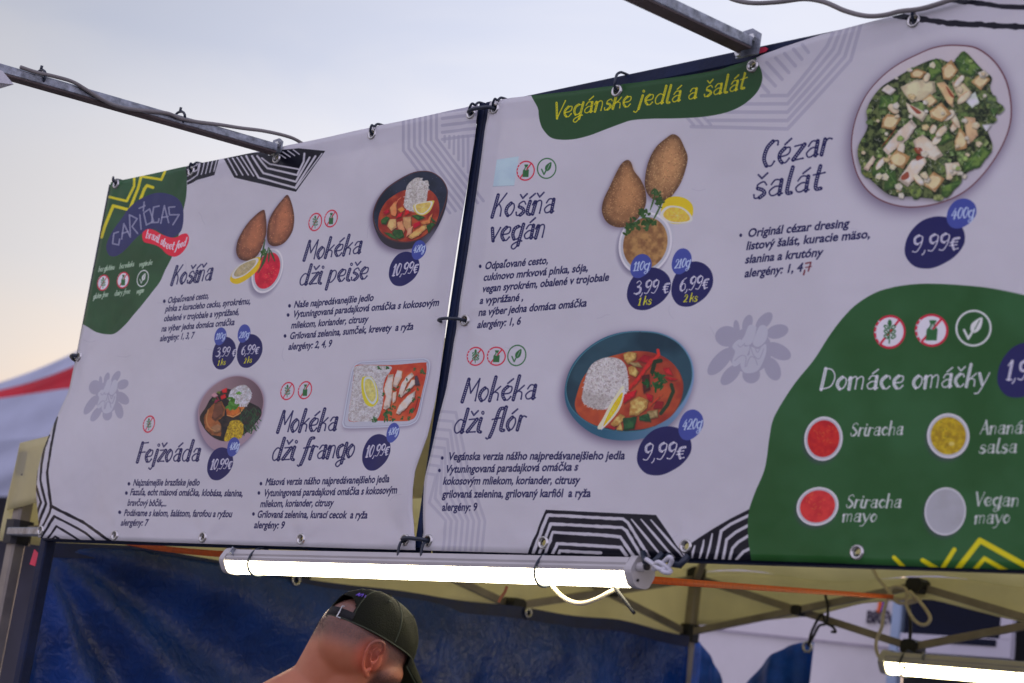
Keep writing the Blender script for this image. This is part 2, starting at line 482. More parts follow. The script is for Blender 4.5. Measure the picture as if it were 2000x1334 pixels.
T = [
 ("Odpaľované cesto,", 327.6, 592.5, 408.7, 583.4, (321.5, 588.5)),
 ("plnka z kuracieho cecku, syrokrému,", 323.3, 609, 491, 594.5, None),
 ("obalené v trojobale a vyprážané,", 320.2, 628, 469, 615.5, None),
 ("na výber jedna domáca omáčka", 315.9, 648, 460, 635.5, None),
 ("alergény: 1, 3, 7", 312.8, 667, 380, 661, None),
 ("Najznámejšie brazílske jedlo", 260, 948.5, 390, 948.5, (252, 945)),
 ("Fazuľa, echt mäsová omáčka, klobása, slanina,", 254.1, 967, 473.8, 969.5, (247, 963)),
 ("bravčový bôčik,...", 248.6, 987.5, 325.5, 989, None),
 ("Podávame s kelom, šalátom, farofou a ryžou", 241.7, 1007.5, 452.4, 1010, (234, 1000.5)),
 ("alergény: 7", 235.2, 1026.5, 288.6, 1027, None),
 ("Naše najpredávanejšie jedlo", 572.8, 600.5, 729.3, 587.5, (564.5, 597)),
 ("Vytuningovaná paradajková omáčka s kokosovým", 570, 619.5, 856.5, 597, (561.8, 615)),
 ("mliekom, koriander, citrusy", 567.2, 641, 719, 629.5, None),
 ("Grilovaná zelenina, sumček, krevety  a ryža", 564.5, 662, 806.5, 643.5, (556.2, 656)),
 ("alergény: 2, 4, 9", 562, 683, 646.5, 677, None),
 ("Mäsová verzia nášho najpredávanejšieho jedla", 519, 948, 763.4, 942.5, (510.3, 944.8)),
 ("Vytuningovaná paradajková omáčka s kokosovým", 514.8, 969.5, 778.3, 964.5, (506.2, 963)),
 ("mliekom, koriander, citrusy", 508.3, 990.5, 650.7, 988.5, None),
 ("Grilovaná zelenina, kurací cecok  a ryža", 502.4, 1011, 717.2, 1012.5, (495.5, 1004)),
 ("alergény: 9", 495.9, 1031.5, 554.8, 1032.5, None)]
for s, a, b_, c, d_, bl in T: line(s, a, b_, c, d_, bullet=bl)
T2 = [
 ("Odpaľované cesto,", 946.6, 526, 1070.3, 515, (938, 520.2), .12),
 ("cukinovo mrkvová plnka, sója,", 943.6, 548.5, 1149.7, 530, None, .12),
 ("vegan syrokrém, obalené v trojobale", 941, 571, 1191, 549, None, .12),
 ("a vyprážané ,", 936.8, 594, 1022, 587, None, .12),
 ("na výber jedna domáca omáčka", 934.2, 617, 1146.7, 599, None, .17),
 ("alergény: 1, 6", 931.6, 641, 1016.7, 634, None, .15),
 ("Vegánska verzia nášho najpredávanejšieho jedla", 874.3, 898.5, 1219.8, 897, (864, 894.6), .12),
 ("Vytuningovaná paradajková omáčka s", 869, 923.5, 1128.3, 919, (858.6, 919), .16),
 ("kokosovým mliekom, koriander, citrusy", 865, 946.5, 1132, 945, None, .12),
 ("grilovaná zelenina, grilovaný karfiól  a ryža", 863, 972, 1153.4, 970.5, None, .04),
 ("alergény: 9", 862.7, 997.5, 931.6, 997.5, None, 0.0),
 ("Originál cézar dresing", 1459.8, 463, 1657.3, 443.5, (1446.3, 459.3), .12),
 ("listový šalát, kuracie mäso,", 1457, 488, 1698, 464.2, None, .12),
 ("slanina a krutóny", 1454.4, 514.5, 1607, 500.5, None, .17),
 ("alergény: 1, 4", 1453, 541.5, 1567.8, 530.5, None, .15)]
for s, a, b_, c, d_, bl, sl in T2: line(s, a, b_, c, d_, .0158, sl, bullet=bl)
stroke([(1573, 529), (1571, 537)], 3, pc(90, 28, 40)); stroke([(1575, 515), (1585, 513), (1580, 530)], 2.6, pc(90, 28, 40)); stroke([(1575, 523), (1586, 521)], 1.8, pc(90, 28, 40))

# ---- the decorated hand lettering: heavy stems with a row of dots, light hairlines
G = {
'a': (.50, "H .36,.6 .36,.02|~L .08,.46 .16,.62 .28,.62 .36,.52|~L .36,.34 .2,.36 .06,.2 .12,.03 .24,.02 .36,.14|L .36,.02 .44,.05"),
'b': (.50, "H .06,1.05 .06,0|~L .06,.5 .25,.62 .38,.45 .38,.2 .25,0 .06,.08"),
'c': (.46, "~H .2,.6 .08,.45 .06,.25 .16,.05|~L .2,.6 .32,.6 .36,.48|~L .16,.05 .28,0 .38,.12"),
'd': (.52, "H .42,1.05 .36,.02|~L .38,.5 .2,.6 .05,.4 .06,.12 .18,0 .36,.14|L .36,.02 .44,.05"),
'e': (.48, "~H .2,.6 .07,.42 .08,.2 .18,.03|~L .2,.6 .36,.58 .38,.4 .3,.3 .08,.28|~L .18,.03 .3,0 .4,.14"),
'f': (.42, "~H .44,1.0 .32,.98 .26,.8 .2,.3 .16,0 .1,-.25|~L .1,-.25 .02,-.33 -.04,-.28|L .06,.53 .38,.58"),
'g': (.50, "~H .22,.6 .08,.5 .05,.25 .14,.03|~L .22,.6 .36,.55 .38,.5|~L .14,.03 .28,.03 .38,.2|H .42,.68 .36,-.26|~L .36,-.26 .22,-.42 .1,-.34 .14,-.2 .36,-.08 .48,-.08"),
'h': (.48, "H .08,1.05 .06,0|~L .06,.4 .2,.6 .34,.55 .36,.3 .36,.02"),
'i': (.24, "~H .1,.6 .07,.3 .08,.06 .18,.0|O .12,.85"),
'I': (.24, "~H .1,.6 .07,.3 .08,.06 .18,.0"),
'j': (.28, "~H .16,.6 .13,.2 .1,-.2|~L .1,-.2 0,-.38 -.1,-.32|O .16,.85"),
'k': (.44, "H .1,1.05 .04,0|L .36,.62 .08,.28|~L .18,.38 .32,.3 .34,.02"),
'l': (.26, "~H .12,1.05 .08,.5 .08,.06 .2,.02"),
'm': (.64, "H .06,.55 .06,0|~L -.02,.42 .02,.58 .08,.52|~L .06,.45 .2,.6 .28,.5 .28,.02|~L .28,.45 .42,.6 .52,.5 .52,.02"),
'n': (.46, "H .1,.55 .06,0|~L -.02,.42 .04,.6 .1,.52|~L .08,.45 .22,.6 .34,.5 .34,.02"),
'o': (.44, "~H .2,.58 .08,.42 .06,.2 .16,.02|~L .2,.58 .32,.52 .36,.3 .28,.06 .16,.02"),
'p': (.48, "H .1,.6 .04,-.35|~L .08,.45 .24,.62 .38,.5 .36,.2 .2,.0 .06,.1"),
'r': (.36, "H .1,.6 .06,0|~L .08,.38 .2,.6 .32,.56"),
's': (.42, "~L .36,.48 .26,.62 .1,.52 .12,.38|~H .12,.38 .28,.28 .34,.14 .22,.0|~L .22,0 .08,.0 .04,.14"),
't': (.34, "~H .16,.95 .12,.4 .14,.06 .28,.04|L .0,.62 .32,.66"),
'u': (.48, "~H .06,.6 .06,.15 .16,.0|~L .16,0 .3,.05 .34,.2|L .36,.6 .36,.02"),
'v': (.42, "H .02,.6 .16,.02|L .16,.02 .36,.6"),
'y': (.46, "H .04,.6 .2,.08|~L .42,.62 .26,.1 .1,-.3 -.04,-.34"),
'z': (.42, "L .04,.58 .36,.6|H .36,.58 .06,.04|L .04,.02 .38,.02"),
'A': (.52, "L .02,0 .26,1|H .26,1 .44,0|L .1,.35 .4,.38"),
'C': (.50, "~H .26,.98 .1,.75 .06,.35 .18,.03|~L .26,.98 .42,.96 .44,.8|~L .18,.03 .34,0 .42,.15"),
'D': (.54, "H .08,1 .04,0|~L .04,.98 .3,.95 .46,.6 .36,.15 .04,.02"),
'F': (.44, "H .1,1 .06,0|L .06,.97 .42,1|L .08,.5 .36,.52"),
'K': (.50, "H .1,1 .04,0|L .44,1.05 .1,.4|~L .22,.58 .34,.35 .36,.03"),
'M': (.62, "H .12,1 .04,0|L .12,1 .3,.38|L .3,.38 .54,1|~L .54,1 .54,.5 .54,.03"),
'S': (.48, "~L .4,.85 .28,1 .1,.85 .12,.65|~H .12,.65 .34,.4 .38,.2 .24,.02|~L .24,.02 .1,.0 .04,.2"),
'V': (.46, "H .02,.98 .2,.02|L .2,.02 .44,1"),
'0': (.42, "~H .2,.88 .08,.6 .06,.3 .16,.02|~L .2,.88 .36,.8 .36,.4 .28,.08 .16,.02"),
'1': (.28, "L .02,.65 .14,.88|H .16,.86 .12,0|L .02,0 .24,0"),
'2': (.42, "~L .06,.65 .14,.88 .3,.85 .34,.65|~H .34,.65 .26,.35 .06,.03|L .04,.02 .4,.02"),
'3': (.42, "~L .06,.75 .2,.88 .34,.7 .18,.48|~H .18,.48 .36,.38 .34,.1 .16,0|~L .16,0 .02,.05"),
'4': (.44, "L .26,.88 .02,.3|L .02,.3 .4,.3|H .3,.6 .24,0"),
'6': (.42, "~L .34,.85 .2,.75 .14,.65|~H .14,.65 .06,.4 .1,.1 .2,.0|~L .2,0 .36,.1 .34,.4 .2,.48 .08,.3"),
'9': (.44, "~H .22,.88 .08,.75 .1,.5 .2,.42|~L .2,.42 .36,.55 .36,.8 .22,.88|~L .38,.78 .36,.4 .22,.02 .06,.04"),
',': (.18, "~L .1,.06 .08,-.08 .02,-.16"),
'€': (.40, "~H .34,.6 .14,.55 .1,.3 .2,.0|~L .2,.0 .36,.04|L .0,.38 .3,.4|L .0,.22 .28,.24"),
' ': (.26, ""),
}
ACC = {'š': ('s', 'v'), 'í': ('I', '/'), 'ň': ('n', 'v'), 'é': ('e', '/'), 'ž': ('z', 'v'), 'á': ('a', '/'), 'ó': ('o', '/'), 'č': ('c', 'v')}
def hand(s, path, cap, col, dots=None, sl=.2, wh=.15, wl=.058, plain=False):
    """decorated lettering along a baseline; cap is the cap height in drawing units"""
    P = np.asarray(path, float)
    seg = np.hypot(*np.diff(P, axis=0).T); cum = np.r_[0, np.cumsum(seg)]
    glyphs, x = [], 0
    for ch in s:
        b, ac = ACC.get(ch, (ch, None))
        adv, d_ = G[b]
        glyphs.append((x, adv, d_, ac)); x += adv
    x -= .08
    sx = cum[-1] / x
    def pos(gx, gy):
        t = min(max(gx * sx, 0), cum[-1])
        i = min(np.searchsorted(cum, t, 'right') - 1, len(seg) - 1)
        f = (gx * sx - cum[i]) / seg[i]
        a, b_ = P[i], P[i + 1]
        base = a + (b_ - a) * f
        dr = (b_ - a) / seg[i]
        # the print's vertical, from the way up on the banner
        q = uv([base])[0]
        r, c_ = int(np.clip(q[1], 0, CH - 30)), int(np.clip(q[0], 0, CW - 1))
        up = np.array([PX[r + 20, c_] - PX[r, c_], PY[r + 20, c_] - PY[r, c_]], float)
        up = up / abs(up[1])
        up = up + dr * (sl - .13)
        return base + up * gy * cap
    for gx, adv, d_, ac in glyphs:
        parts = [p for p in d_.split('|') if p]
        if ac == 'v': parts += ["A %.3f,.93 %.3f,.76 %.3f,.95" % (adv / 2 - .14, adv / 2 - .02, adv / 2 + .12)]
        if ac == '/': parts += ["A %.3f,.74 %.3f,.93" % (adv / 2 - .06, adv / 2 + .12)]
        for p in parts:
            sm_ = p[0] == '~'
            if sm_: p = p[1:]
            kind, rest = p[0], p[2:]
            pt = [tuple(map(float, t.split(','))) for t in rest.split()]
            if kind == 'O':
                c_ = pos(gx + pt[0][0], pt[0][1]); ell(c_[0], c_[1], cap * .05, cap * .06, col, edge=cap * .022, soft=.8); continue
            q = [pos(gx + a, b_) for a, b_ in pt]
            if sm_ and len(q) > 2: q = smooth(q, False, 6)
            q = np.array(q)
            w = {'H': wh, 'L': wl, 'A': .07}[kind] * cap
            stroke(q, w, col, aa=.45)
            if kind == 'L' and not plain: ell(q[-1][0], q[-1][1], cap * .038, cap * .038, col)
            if kind in 'HA' and dots is not None:
                sg = np.hypot(*np.diff(q, axis=0).T); cu = np.r_[0, np.cumsum(sg)]
                st = cap * .088; n = int(cu[-1] / st)
                for k in range(n):
                    t = (k + .5) / n * cu[-1]
                    xx, yy = np.interp(t, cu, q[:, 0]), np.interp(t, cu, q[:, 1])
                    r_ = cap * (.027 if kind == 'H' else .013)
                    ell(xx, yy, r_, r_ * 1.05, dots, soft=.5, a=.8)
HI = pc(25, 24, 72)
DW = pc(150, 144, 170)
def H2(s, x0, y0, x1, y1, cap, col=HI, dots=DW, **k): hand(s, [(x0, y0), (x1, y1)], cap, col, dots, **k)
H2("Košíňa", 334, 556.9, 413, 547, 36)
H2("Mokéka", 590.7, 508.5, 703, 494.5, 37)
H2("dži peiše", 581.4, 557, 716, 544.5, 37)
H2("Fejžoáda", 266.2, 903, 388, 900.5, 38)
H2("Mokéka", 541.4, 845, 655, 840.5, 41)
H2("dži frango", 530, 900, 688.6, 892.8, 41)
H2("Košíňa", 959.3, 424.5, 1080, 415, 43)
H2("vegán", 955.6, 472, 1061, 464, 43)
H2("Mokéka", 900.6, 785, 1045, 779.5, 44)
H2("dži flór", 884, 846.5, 1022, 839.5, 44)
H2("Cézar", 1485.5, 328, 1617, 299, 49)
H2("šalát", 1468.4, 388, 1601, 370, 49)
hand("Vegánske jedlá a šalát", [(1080, 234), (1150, 220), (1222, 209), (1300, 201), (1360, 190), (1450, 172)], 33, pc(204, 160, 18), pc(60, 84, 30), wh=.13)
OW = pc(196, 196, 210)
H2("Domáce omáčky", 1602, 761, 1928, 754, 41, OW, pc(60, 96, 70))
for s, a, b_, c, d_, h in (("Sriracha", 1658.7, 851, 1759, 847.5, 25), ("Sriracha", 1652, 991.5, 1756, 990.5, 25), ("mayo", 1645.4, 1019, 1709, 1018.5, 25),
                     ("Ananás", 1914, 848, 2012, 847, 26), ("salsa", 1910.7, 885, 1986, 884.5, 26), ("Vegan", 1903, 987, 1989, 989, 26), ("mayo", 1901.8, 1022, 1971, 1021.5, 26)):
    H2(s, a, b_, c, d_, h, pc(176, 180, 190), pc(70, 104, 84))
for s, a, b_, c, d_ in (("bez gluténu", 192, 531, 223, 526), ("bez mlieka", 233, 525, 261, 520), ("vegánske", 272, 521, 297, 517),
                     ("gluten free", 182, 584, 210, 579), ("dairy free", 223, 578, 253, 573), ("vegan", 266.5, 574, 280.5, 571)):
    H2(s, a, b_, c, d_, 10, pc(150, 160, 160), None, plain=True, wh=.12, wl=.09)
hand("brazil street food", z1(530, 645, 585, 660, 640, 690, 690, 728, 750, 738, 830, 705), 15, pc(214, 190, 208), None, plain=True, wh=.14, wl=.09)

# ---- little marks: no gluten, no milk, vegan
def wheat(x, y, r, bgw=False, g=pc(40, 84, 52), rd=pc(160, 30, 56), ry=None):
    ry = ry or r * 1.15
    if bgw: ell(x, y, r, ry, pc(190, 186, 204))
    ell(x, y, r, ry, rd, edge=max(.9, r * .07), ang=.3)
    for k in range(5):
        a = pi * (.75 + k * .12); ell(x + r * .98 * cos(a), y + ry * .98 * sin(a), r * .07, r * .07, WHITE)
    stroke([(x + r * .62, y - ry * .72), (x - r * .62, y + ry * .72)], r * .14, rd)
    stroke([(x, y - ry * .55), (x - r * .05, y + ry * .7)], r * .08, g)
    for k in range(3):
        yy = y - ry * .3 + k * ry * .3
        for s_ in (-1, 1):
            ell(x + s_ * r * .24, yy, r * .2, r * .13, g, ang=-s_ * .7)
            ell(x + s_ * r * .24, yy, r * .1, r * .05, pc(170, 170, 186) if bgw else WHITE, ang=-s_ * .7)
    ell(x, y - ry * .55, r * .14, r * .24, g)
def milk(x, y, r, bgw=False, g=pc(40, 84, 52), rd=pc(160, 30, 56), ry=None):
    ry = ry or r * 1.15
    if bgw: ell(x, y, r, ry, pc(190, 186, 204))
    ell(x, y, r, ry, rd, edge=max(.9, r * .07), ang=.3)
    for k in range(5):
        a = pi * (.75 + k * .12); ell(x + r * .98 * cos(a), y + ry * .98 * sin(a), r * .07, r * .07, WHITE)
    stroke([(x + r * .62, y - ry * .72), (x - r * .62, y + ry * .72)], r * .14, rd)
    q = lambda *p: [(x + a * r, y + b_ * ry) for a, b_ in zip(p[0::2], p[1::2])]
    poly(q(-.14, -.66, .30, -.66, .28, -.52, .22, -.48, .20, -.30, .38, -.06, .32, .66, -.38, .66, -.32, -.04, -.10, -.30, -.08, -.48, -.14, -.52), g, sm=False)
    poly(q(.0, -.40, .14, -.40, .14, -.26, .24, -.10, .0, -.04, -.14, -.12, .0, -.28), WHITE, .8, sm=False)
    stroke([(x + r * .62, y - ry * .72), (x + r * .1, y - ry * .1)], r * .1, rd)
def leaf(x, y, r, c=pc(40, 84, 52), f=pc(40, 84, 52), ry=None):
    ry = ry or r * 1.1
    ell(x, y, r, ry, c, edge=max(.8, r * .06), ang=.3)
    q = lambda *p: [(x + a * r, y + b_ * ry) for a, b_ in zip(p[0::2], p[1::2])]
    poly(q(.5, -.62, .42, .0, .05, .28, -.18, .1, -.08, -.3), f)
    stroke(q(.35, -.45, -.05, .3), r * .05, WHITE if c[0] < .5 else GREEN)
    stroke(q(-.55, .1, -.3, .6, .0, .1), r * .14, c)
wheat(615.2, 433.4, 12, ry=17); milk(646, 426.7, 12, ry=16.5)
wheat(291.7, 828.6, 11, ry=16); wheat(561.7, 763.8, 12.3, ry=17); milk(595.5, 762, 12.3, ry=17)
wheat(201.7, 552.3, 10.5, True, ry=15); milk(240.5, 547.2, 11, True, ry=15.5); leaf(279.2, 543.9, 10.5, pc(170, 174, 186), pc(170, 174, 186), ry=16)
milk(1026.8, 333.5, 16.5, ry=18.5); leaf(1068, 329, 18, ry=19.5)
wheat(929, 696, 16.5, ry=17.5); milk(969.9, 696, 17.5, ry=17.5); leaf(1010.3, 694.6, 17.5, ry=20)
wheat(1736, 647.4, 28.5, True, ry=31); milk(1817.8, 644.3, 31, True, ry=30); leaf(1901, 640.8, 34, pc(170, 176, 186), pc(170, 176, 186), ry=34)
# ---------------------------------------------------------------- the printed food pictures
RN = random.Random(21)
def shadow(pts, dx, dy, soft=11, a=.6, col=None):
    poly([(x + dx, y + dy) for x, y in pts], col if col is not None else pc(70, 56, 88), a, soft=soft)
def inside(pts, x, y):
    c = False; n = len(pts)
    for i in range(n):
        x0, y0 = pts[i]; x1, y1 = pts[i - 1]
        if (y0 > y) != (y1 > y) and x < (x1 - x0) * (y - y0) / (y1 - y0) + x0: c = not c
    return c
def scatter(pts, n):
    P = np.array(pts); lo, hi = P.min(0), P.max(0); o = []
    while len(o) < n:
        x, y = RN.uniform(lo[0], hi[0]), RN.uniform(lo[1], hi[1])
        if inside(pts, x, y): o.append((x, y))
    return o
def var(c, v=.06):
    k = RN.uniform(-v, v)
    return np.clip(np.asarray(c) + k + np.array([RN.uniform(-v, v) * .3 for _ in range(3)]), 0, 1)
def rice(pts, n, ln, w, base=(158, 150, 166), lo=(134, 124, 134), hi=(172, 164, 182)):
    poly(pts, mott(pc(*lo), pc(*base), .25, 3))
    b, h, l_ = pc(*base), pc(*hi), pc(*lo)
    for x, y in scatter(pts, n):
        a = RN.uniform(0, pi); k = RN.random()
        stroke([(x, y), (x + ln * cos(a), y + ln * sin(a))], w, var(h if k > .45 else (b if k > .12 else l_), .04), .95)
def lemon(out, fl, rind=(172, 148, 30), pith=(178, 172, 182), flesh=(150, 128, 70), rays=7):
    poly(out, pc(*rind))
    c = np.mean(fl, 0)
    poly([(c[0] + (x - c[0]) * 1.22, c[1] + (y - c[1]) * 1.22) for x, y in fl], pc(*pith))
    poly(fl, mott(pc(*flesh), pc(*[v * 1.12 for v in flesh]), .25, 8))
    for k in range(rays):
        p = fl[int(k * len(fl) / rays)]
        stroke([c, ((p[0] + c[0]) / 2, (p[1] + c[1]) / 2)], .8, pc(*pith), .35)
def herb(x, y, r, c=(44, 78, 38), n=9):
    for _ in range(n):
        a = RN.uniform(0, 2 * pi); d = RN.uniform(0, r)
        ell(x + d * cos(a), y + d * sin(a), r * RN.uniform(.25, .5), r * RN.uniform(.14, .28), var(pc(*c), .07), ang=RN.uniform(0, pi))
def rough(pts, k=1.0):
    """the outline with small bites and corners kept"""
    o = []; n = len(pts)
    for i in range(n):
        a, b = pts[i], pts[(i + 1) % n]; L_ = math.hypot(b[0] - a[0], b[1] - a[1]); m = max(2, int(L_ / 3))
        for j in range(m):
            t = j / m; q = RN.uniform(-.35, .35) * k if j else 0
            o.append((a[0] + (b[0] - a[0]) * t + q * 1.6, a[1] + (b[1] - a[1]) * t + q * 1.6))
    return o
def chunk(pts, c, hi=None, sc=.2, sharp=True):
    q = rough(pts) if sharp else list(map(tuple, pts))
    hi = hi or [min(255, v * 1.18) for v in c]
    poly([(x + 1.0, y + 1.8) for x, y in q], pc(30, 26, 24), .5, soft=1.5, sm=False)
    poly(q, mott(pc(*[v * .78 for v in c]), pc(*c), sc * 1.6, RN.randint(0, 99), 1.8), sm=False)
    c_ = np.mean(pts, 0)
    poly([(c_[0] + (x - c_[0]) * .86 - .6, c_[1] + (y - c_[1]) * .82 - 1.0) for x, y in q], mott(pc(*c), pc(*hi), sc, RN.randint(0, 99), 1.8), .9, soft=.8, sm=False)

# --- salad plate
s7 = Z(1640, 60, 3.7056)
PL = s7(880, 103, 1000, 125, 1120, 215, 1205, 350, 1243, 520, 1235, 680, 1170, 850, 1050, 1030, 900, 1170, 720, 1250, 520, 1280, 350, 1252,
        220, 1180, 130, 1060, 85, 900, 85, 750, 130, 580, 220, 420, 380, 270, 600, 150, 740, 108)
shadow(PL, -6, 7, 16, .62); shadow(PL, 3, 2, 10, .3)
poly(PL, pc(92, 56, 68))
PLi = [(x + (1795 - x) * .016, y + (249 - y) * .016) for x, y in PL]
poly(PLi, mott(pc(162, 151, 172), pc(148, 140, 166), .008, 5, 1.2))
RG = s7(900, 150, 1020, 270, 1100, 340, 1090, 420, 1150, 570, 1070, 700, 1100, 870, 920, 1030, 860, 1100, 740, 1210, 520, 1200, 380, 1195, 280, 1130, 160, 1000,
        130, 850, 200, 700, 200, 560, 290, 420, 430, 330, 560, 255, 700, 205, 820, 230)
poly([(x - 2, y + 4) for x, y in RG], pc(70, 60, 72), .55, soft=4)
poly(RG, mott(pc(26, 34, 24), pc(84, 92, 60), .12, 12, 2.2))
for x, y in scatter(RG, 150):
    r = RN.uniform(6, 17); a = RN.uniform(0, 2 * pi)
    q = [(x + r * cos(a + t) * RN.uniform(.6, 1.1), y + r * sin(a + t) * RN.uniform(.5, 1.0)) for t in (0, 1.1, 2.2, 3.3, 4.4, 5.3)]
    poly([(u_ + 1, v_ + 1.5) for u_, v_ in q], pc(20, 28, 18), .4, soft=1)
    poly(q, mott(var(pc(46, 60, 38), .08), var(pc(108, 118, 74), .10), .15, RN.randint(0, 99)), sm=False)
    stroke([q[0], q[3]], .7, pc(116, 138, 84), .6)
for P in ((835, 210, 900, 148, 1020, 270, 960, 340, 870, 300), (655, 230, 700, 200, 745, 240, 740, 300, 660, 370, 645, 300), (900, 1020, 890, 960, 1040, 830, 1100, 870, 1010, 990),
          (740, 1130, 860, 1080, 880, 1100, 770, 1210, 735, 1190), (300, 470, 450, 460, 400, 570, 280, 560), (640, 720, 760, 680, 820, 780, 740, 830, 660, 790),
          (330, 990, 400, 1000, 420, 1130, 320, 1160), (250, 940, 320, 900, 330, 1030, 230, 1050), (1100, 560, 1150, 560, 1120, 620, 1090, 590)):
    chunk(s7(*P), (50, 74, 40), (94, 114, 58), .1)
    q = s7(*P); stroke([q[0], q[len(q) // 2]], 1, pc(110, 140, 80), .7)
CH_ = (176, 158, 150)
for P, c in (((440, 410, 560, 350, 690, 370, 700, 440, 620, 500, 520, 520, 470, 460), (158, 144, 132)), ((300, 430, 350, 390, 410, 430, 370, 470), (168, 156, 160)),
             ((310, 860, 430, 720, 520, 640, 560, 690, 500, 780, 400, 860, 350, 900), (170, 154, 156)), ((530, 800, 600, 750, 700, 830, 750, 900, 690, 940, 560, 880), (172, 154, 150)),
             ((420, 1080, 520, 940, 610, 900, 630, 950, 560, 1050, 490, 1130), (176, 158, 156)), ((700, 380, 760, 370, 830, 460, 820, 560, 780, 520), (170, 140, 116)),
             ((810, 370, 900, 380, 960, 450, 900, 520, 850, 470), (166, 140, 124)), ((900, 620, 980, 630, 1000, 760, 930, 830, 910, 720), (158, 128, 110)),
             ((480, 520, 560, 560, 640, 600, 600, 660, 500, 590), (170, 154, 148)), ((900, 500, 980, 440, 1010, 520, 960, 560), (160, 160, 172)), ((1030, 680, 1100, 680, 1060, 730), (160, 156, 172)),
             ((760, 960, 860, 950, 880, 1010, 780, 1080), (170, 152, 148)), ((170, 1000, 240, 900, 260, 930, 200, 1015), (166, 142, 140))):
    chunk(s7(*P), c, None, .06)
for x, y in scatter([(1795 + (x - 1795) * .82, 1795 * 0 + 235 + (y - 235) * .82) for x, y in RG], 16):
    a = RN.uniform(.6, 2.6); L_, w_ = RN.uniform(9, 17), RN.uniform(4.5, 7.5); ca, sa = cos(a), sin(a)
    q = [(x + ca * u_ * L_ - sa * v_ * w_, y - sa * u_ * L_ - ca * v_ * w_) for u_, v_ in ((-1, -.4), (-.7, .7), (0, 1), (.8, .8), (1, 0), (.7, -.8), (-.3, -1))]
    chunk(smooth(q, n=3), RN.choice([(172, 156, 150), (168, 150, 140), (176, 162, 158)]), None, .07, sharp=False)
    stroke([q[1], q[2], q[3]], 1.6, pc(156, 112, 84), .7, sm=True)
for P in ((740, 270, 810, 210, 860, 290, 800, 360, 750, 350), (950, 370, 1030, 300, 1090, 350, 1020, 430), (510, 300, 560, 275, 630, 300, 590, 345, 520, 340), (310, 640, 350, 600, 450, 630, 390, 720, 300, 700),
          (350, 930, 410, 860, 510, 910, 460, 1000, 370, 970), (610, 1090, 680, 1020, 760, 1070, 690, 1170, 610, 1120), (650, 580, 740, 520, 810, 600, 740, 660, 660, 630), (830, 800, 870, 700, 920, 760, 920, 850, 840, 870),
          (600, 500, 660, 460, 710, 510, 650, 560)):
    chunk(s7(*P), (148, 112, 80), (186, 160, 134), .12)
    q = s7(*P); c = np.mean(q, 0)
    poly([(c[0] + (x - c[0]) * .62, c[1] + (y - c[1]) * .62) for x, y in q], pc(182, 162, 146), .8)
for P in ((770, 400, 830, 480, 800, 470), (440, 1060, 490, 1020, 500, 1060, 460, 1080), (540, 850, 590, 850, 600, 890, 560, 890), (510, 540, 590, 590, 560, 600), (300, 840, 420, 690, 350, 790), (560, 905, 620, 910, 560, 940)):
    poly(s7(*P), pc(118, 48, 34), .85)
for x, y in scatter(RG, 46):
    r = RN.uniform(4, 10); q = [(x + r * cos(a_) * RN.uniform(.6, 1.2), y + r * sin(a_) * RN.uniform(.5, 1)) for a_ in (0, 1.2, 2.5, 3.7, 5)]
    chunk(q, RN.choice([(168, 150, 138), (158, 136, 112), (166, 156, 156), (118, 132, 84), (170, 160, 150)]), None, .2)
for x, y in scatter(RG, 110):
    a = RN.uniform(0, pi); ln = RN.uniform(3, 9)
    stroke([(x, y), (x + ln * .6 * cos(a), y + ln * .6 * sin(a) + 1), (x + ln * cos(a + .6), y + ln * sin(a + .6))], .9, pc(186, 180, 172), .75, sm=True)

# --- teal bowl
b6 = Z(1080, 630, 5.3375)
BO = b6(940, 90, 1140, 115, 1320, 210, 1440, 370, 1475, 560, 1440, 740, 1360, 900, 1240, 1050, 1080, 1160, 860, 1225, 640, 1225, 460, 1180, 300, 1080, 180, 940,
        130, 790, 140, 620, 210, 440, 340, 290, 520, 170, 720, 105)
shadow(BO, -7, 6, 12, .7); shadow(BO, 3, 3, 7, .25)
poly(BO, lambda X, Y: pc(38, 76, 106) * (1 - np.clip((X - 1180) / 170, 0, 1))[..., None] + pc(104, 122, 164) * np.clip((X - 1180) / 170, 0, 1)[..., None])
BI = b6(930, 100, 1130, 125, 1310, 220, 1425, 380, 1455, 560, 1410, 730, 1320, 880, 1180, 1010, 1020, 1100, 840, 1135, 640, 1125, 440, 1080, 290, 990, 190, 880,
        145, 740, 155, 610, 225, 450, 350, 300, 530, 182, 730, 115)
poly(BI, mott(pc(22, 44, 62), pc(36, 62, 82), .015, 31, 2.4))
stroke(smooth(BI), 1.6, pc(60, 104, 128), .9)
SO = b6(880, 300, 1060, 320, 1210, 390, 1310, 500, 1360, 650, 1330, 830, 1230, 980, 1060, 1080, 860, 1120, 640, 1110, 440, 1070, 290, 980, 235, 880, 250, 760, 330, 560, 500, 400, 700, 330)
poly(SO, mott(pc(150, 66, 42), pc(122, 40, 34), .03, 14, 1.6))
stroke(smooth(b6(1310, 500, 1360, 650, 1330, 830, 1230, 980, 1060, 1080), False), 2.5, pc(120, 46, 36), .7)
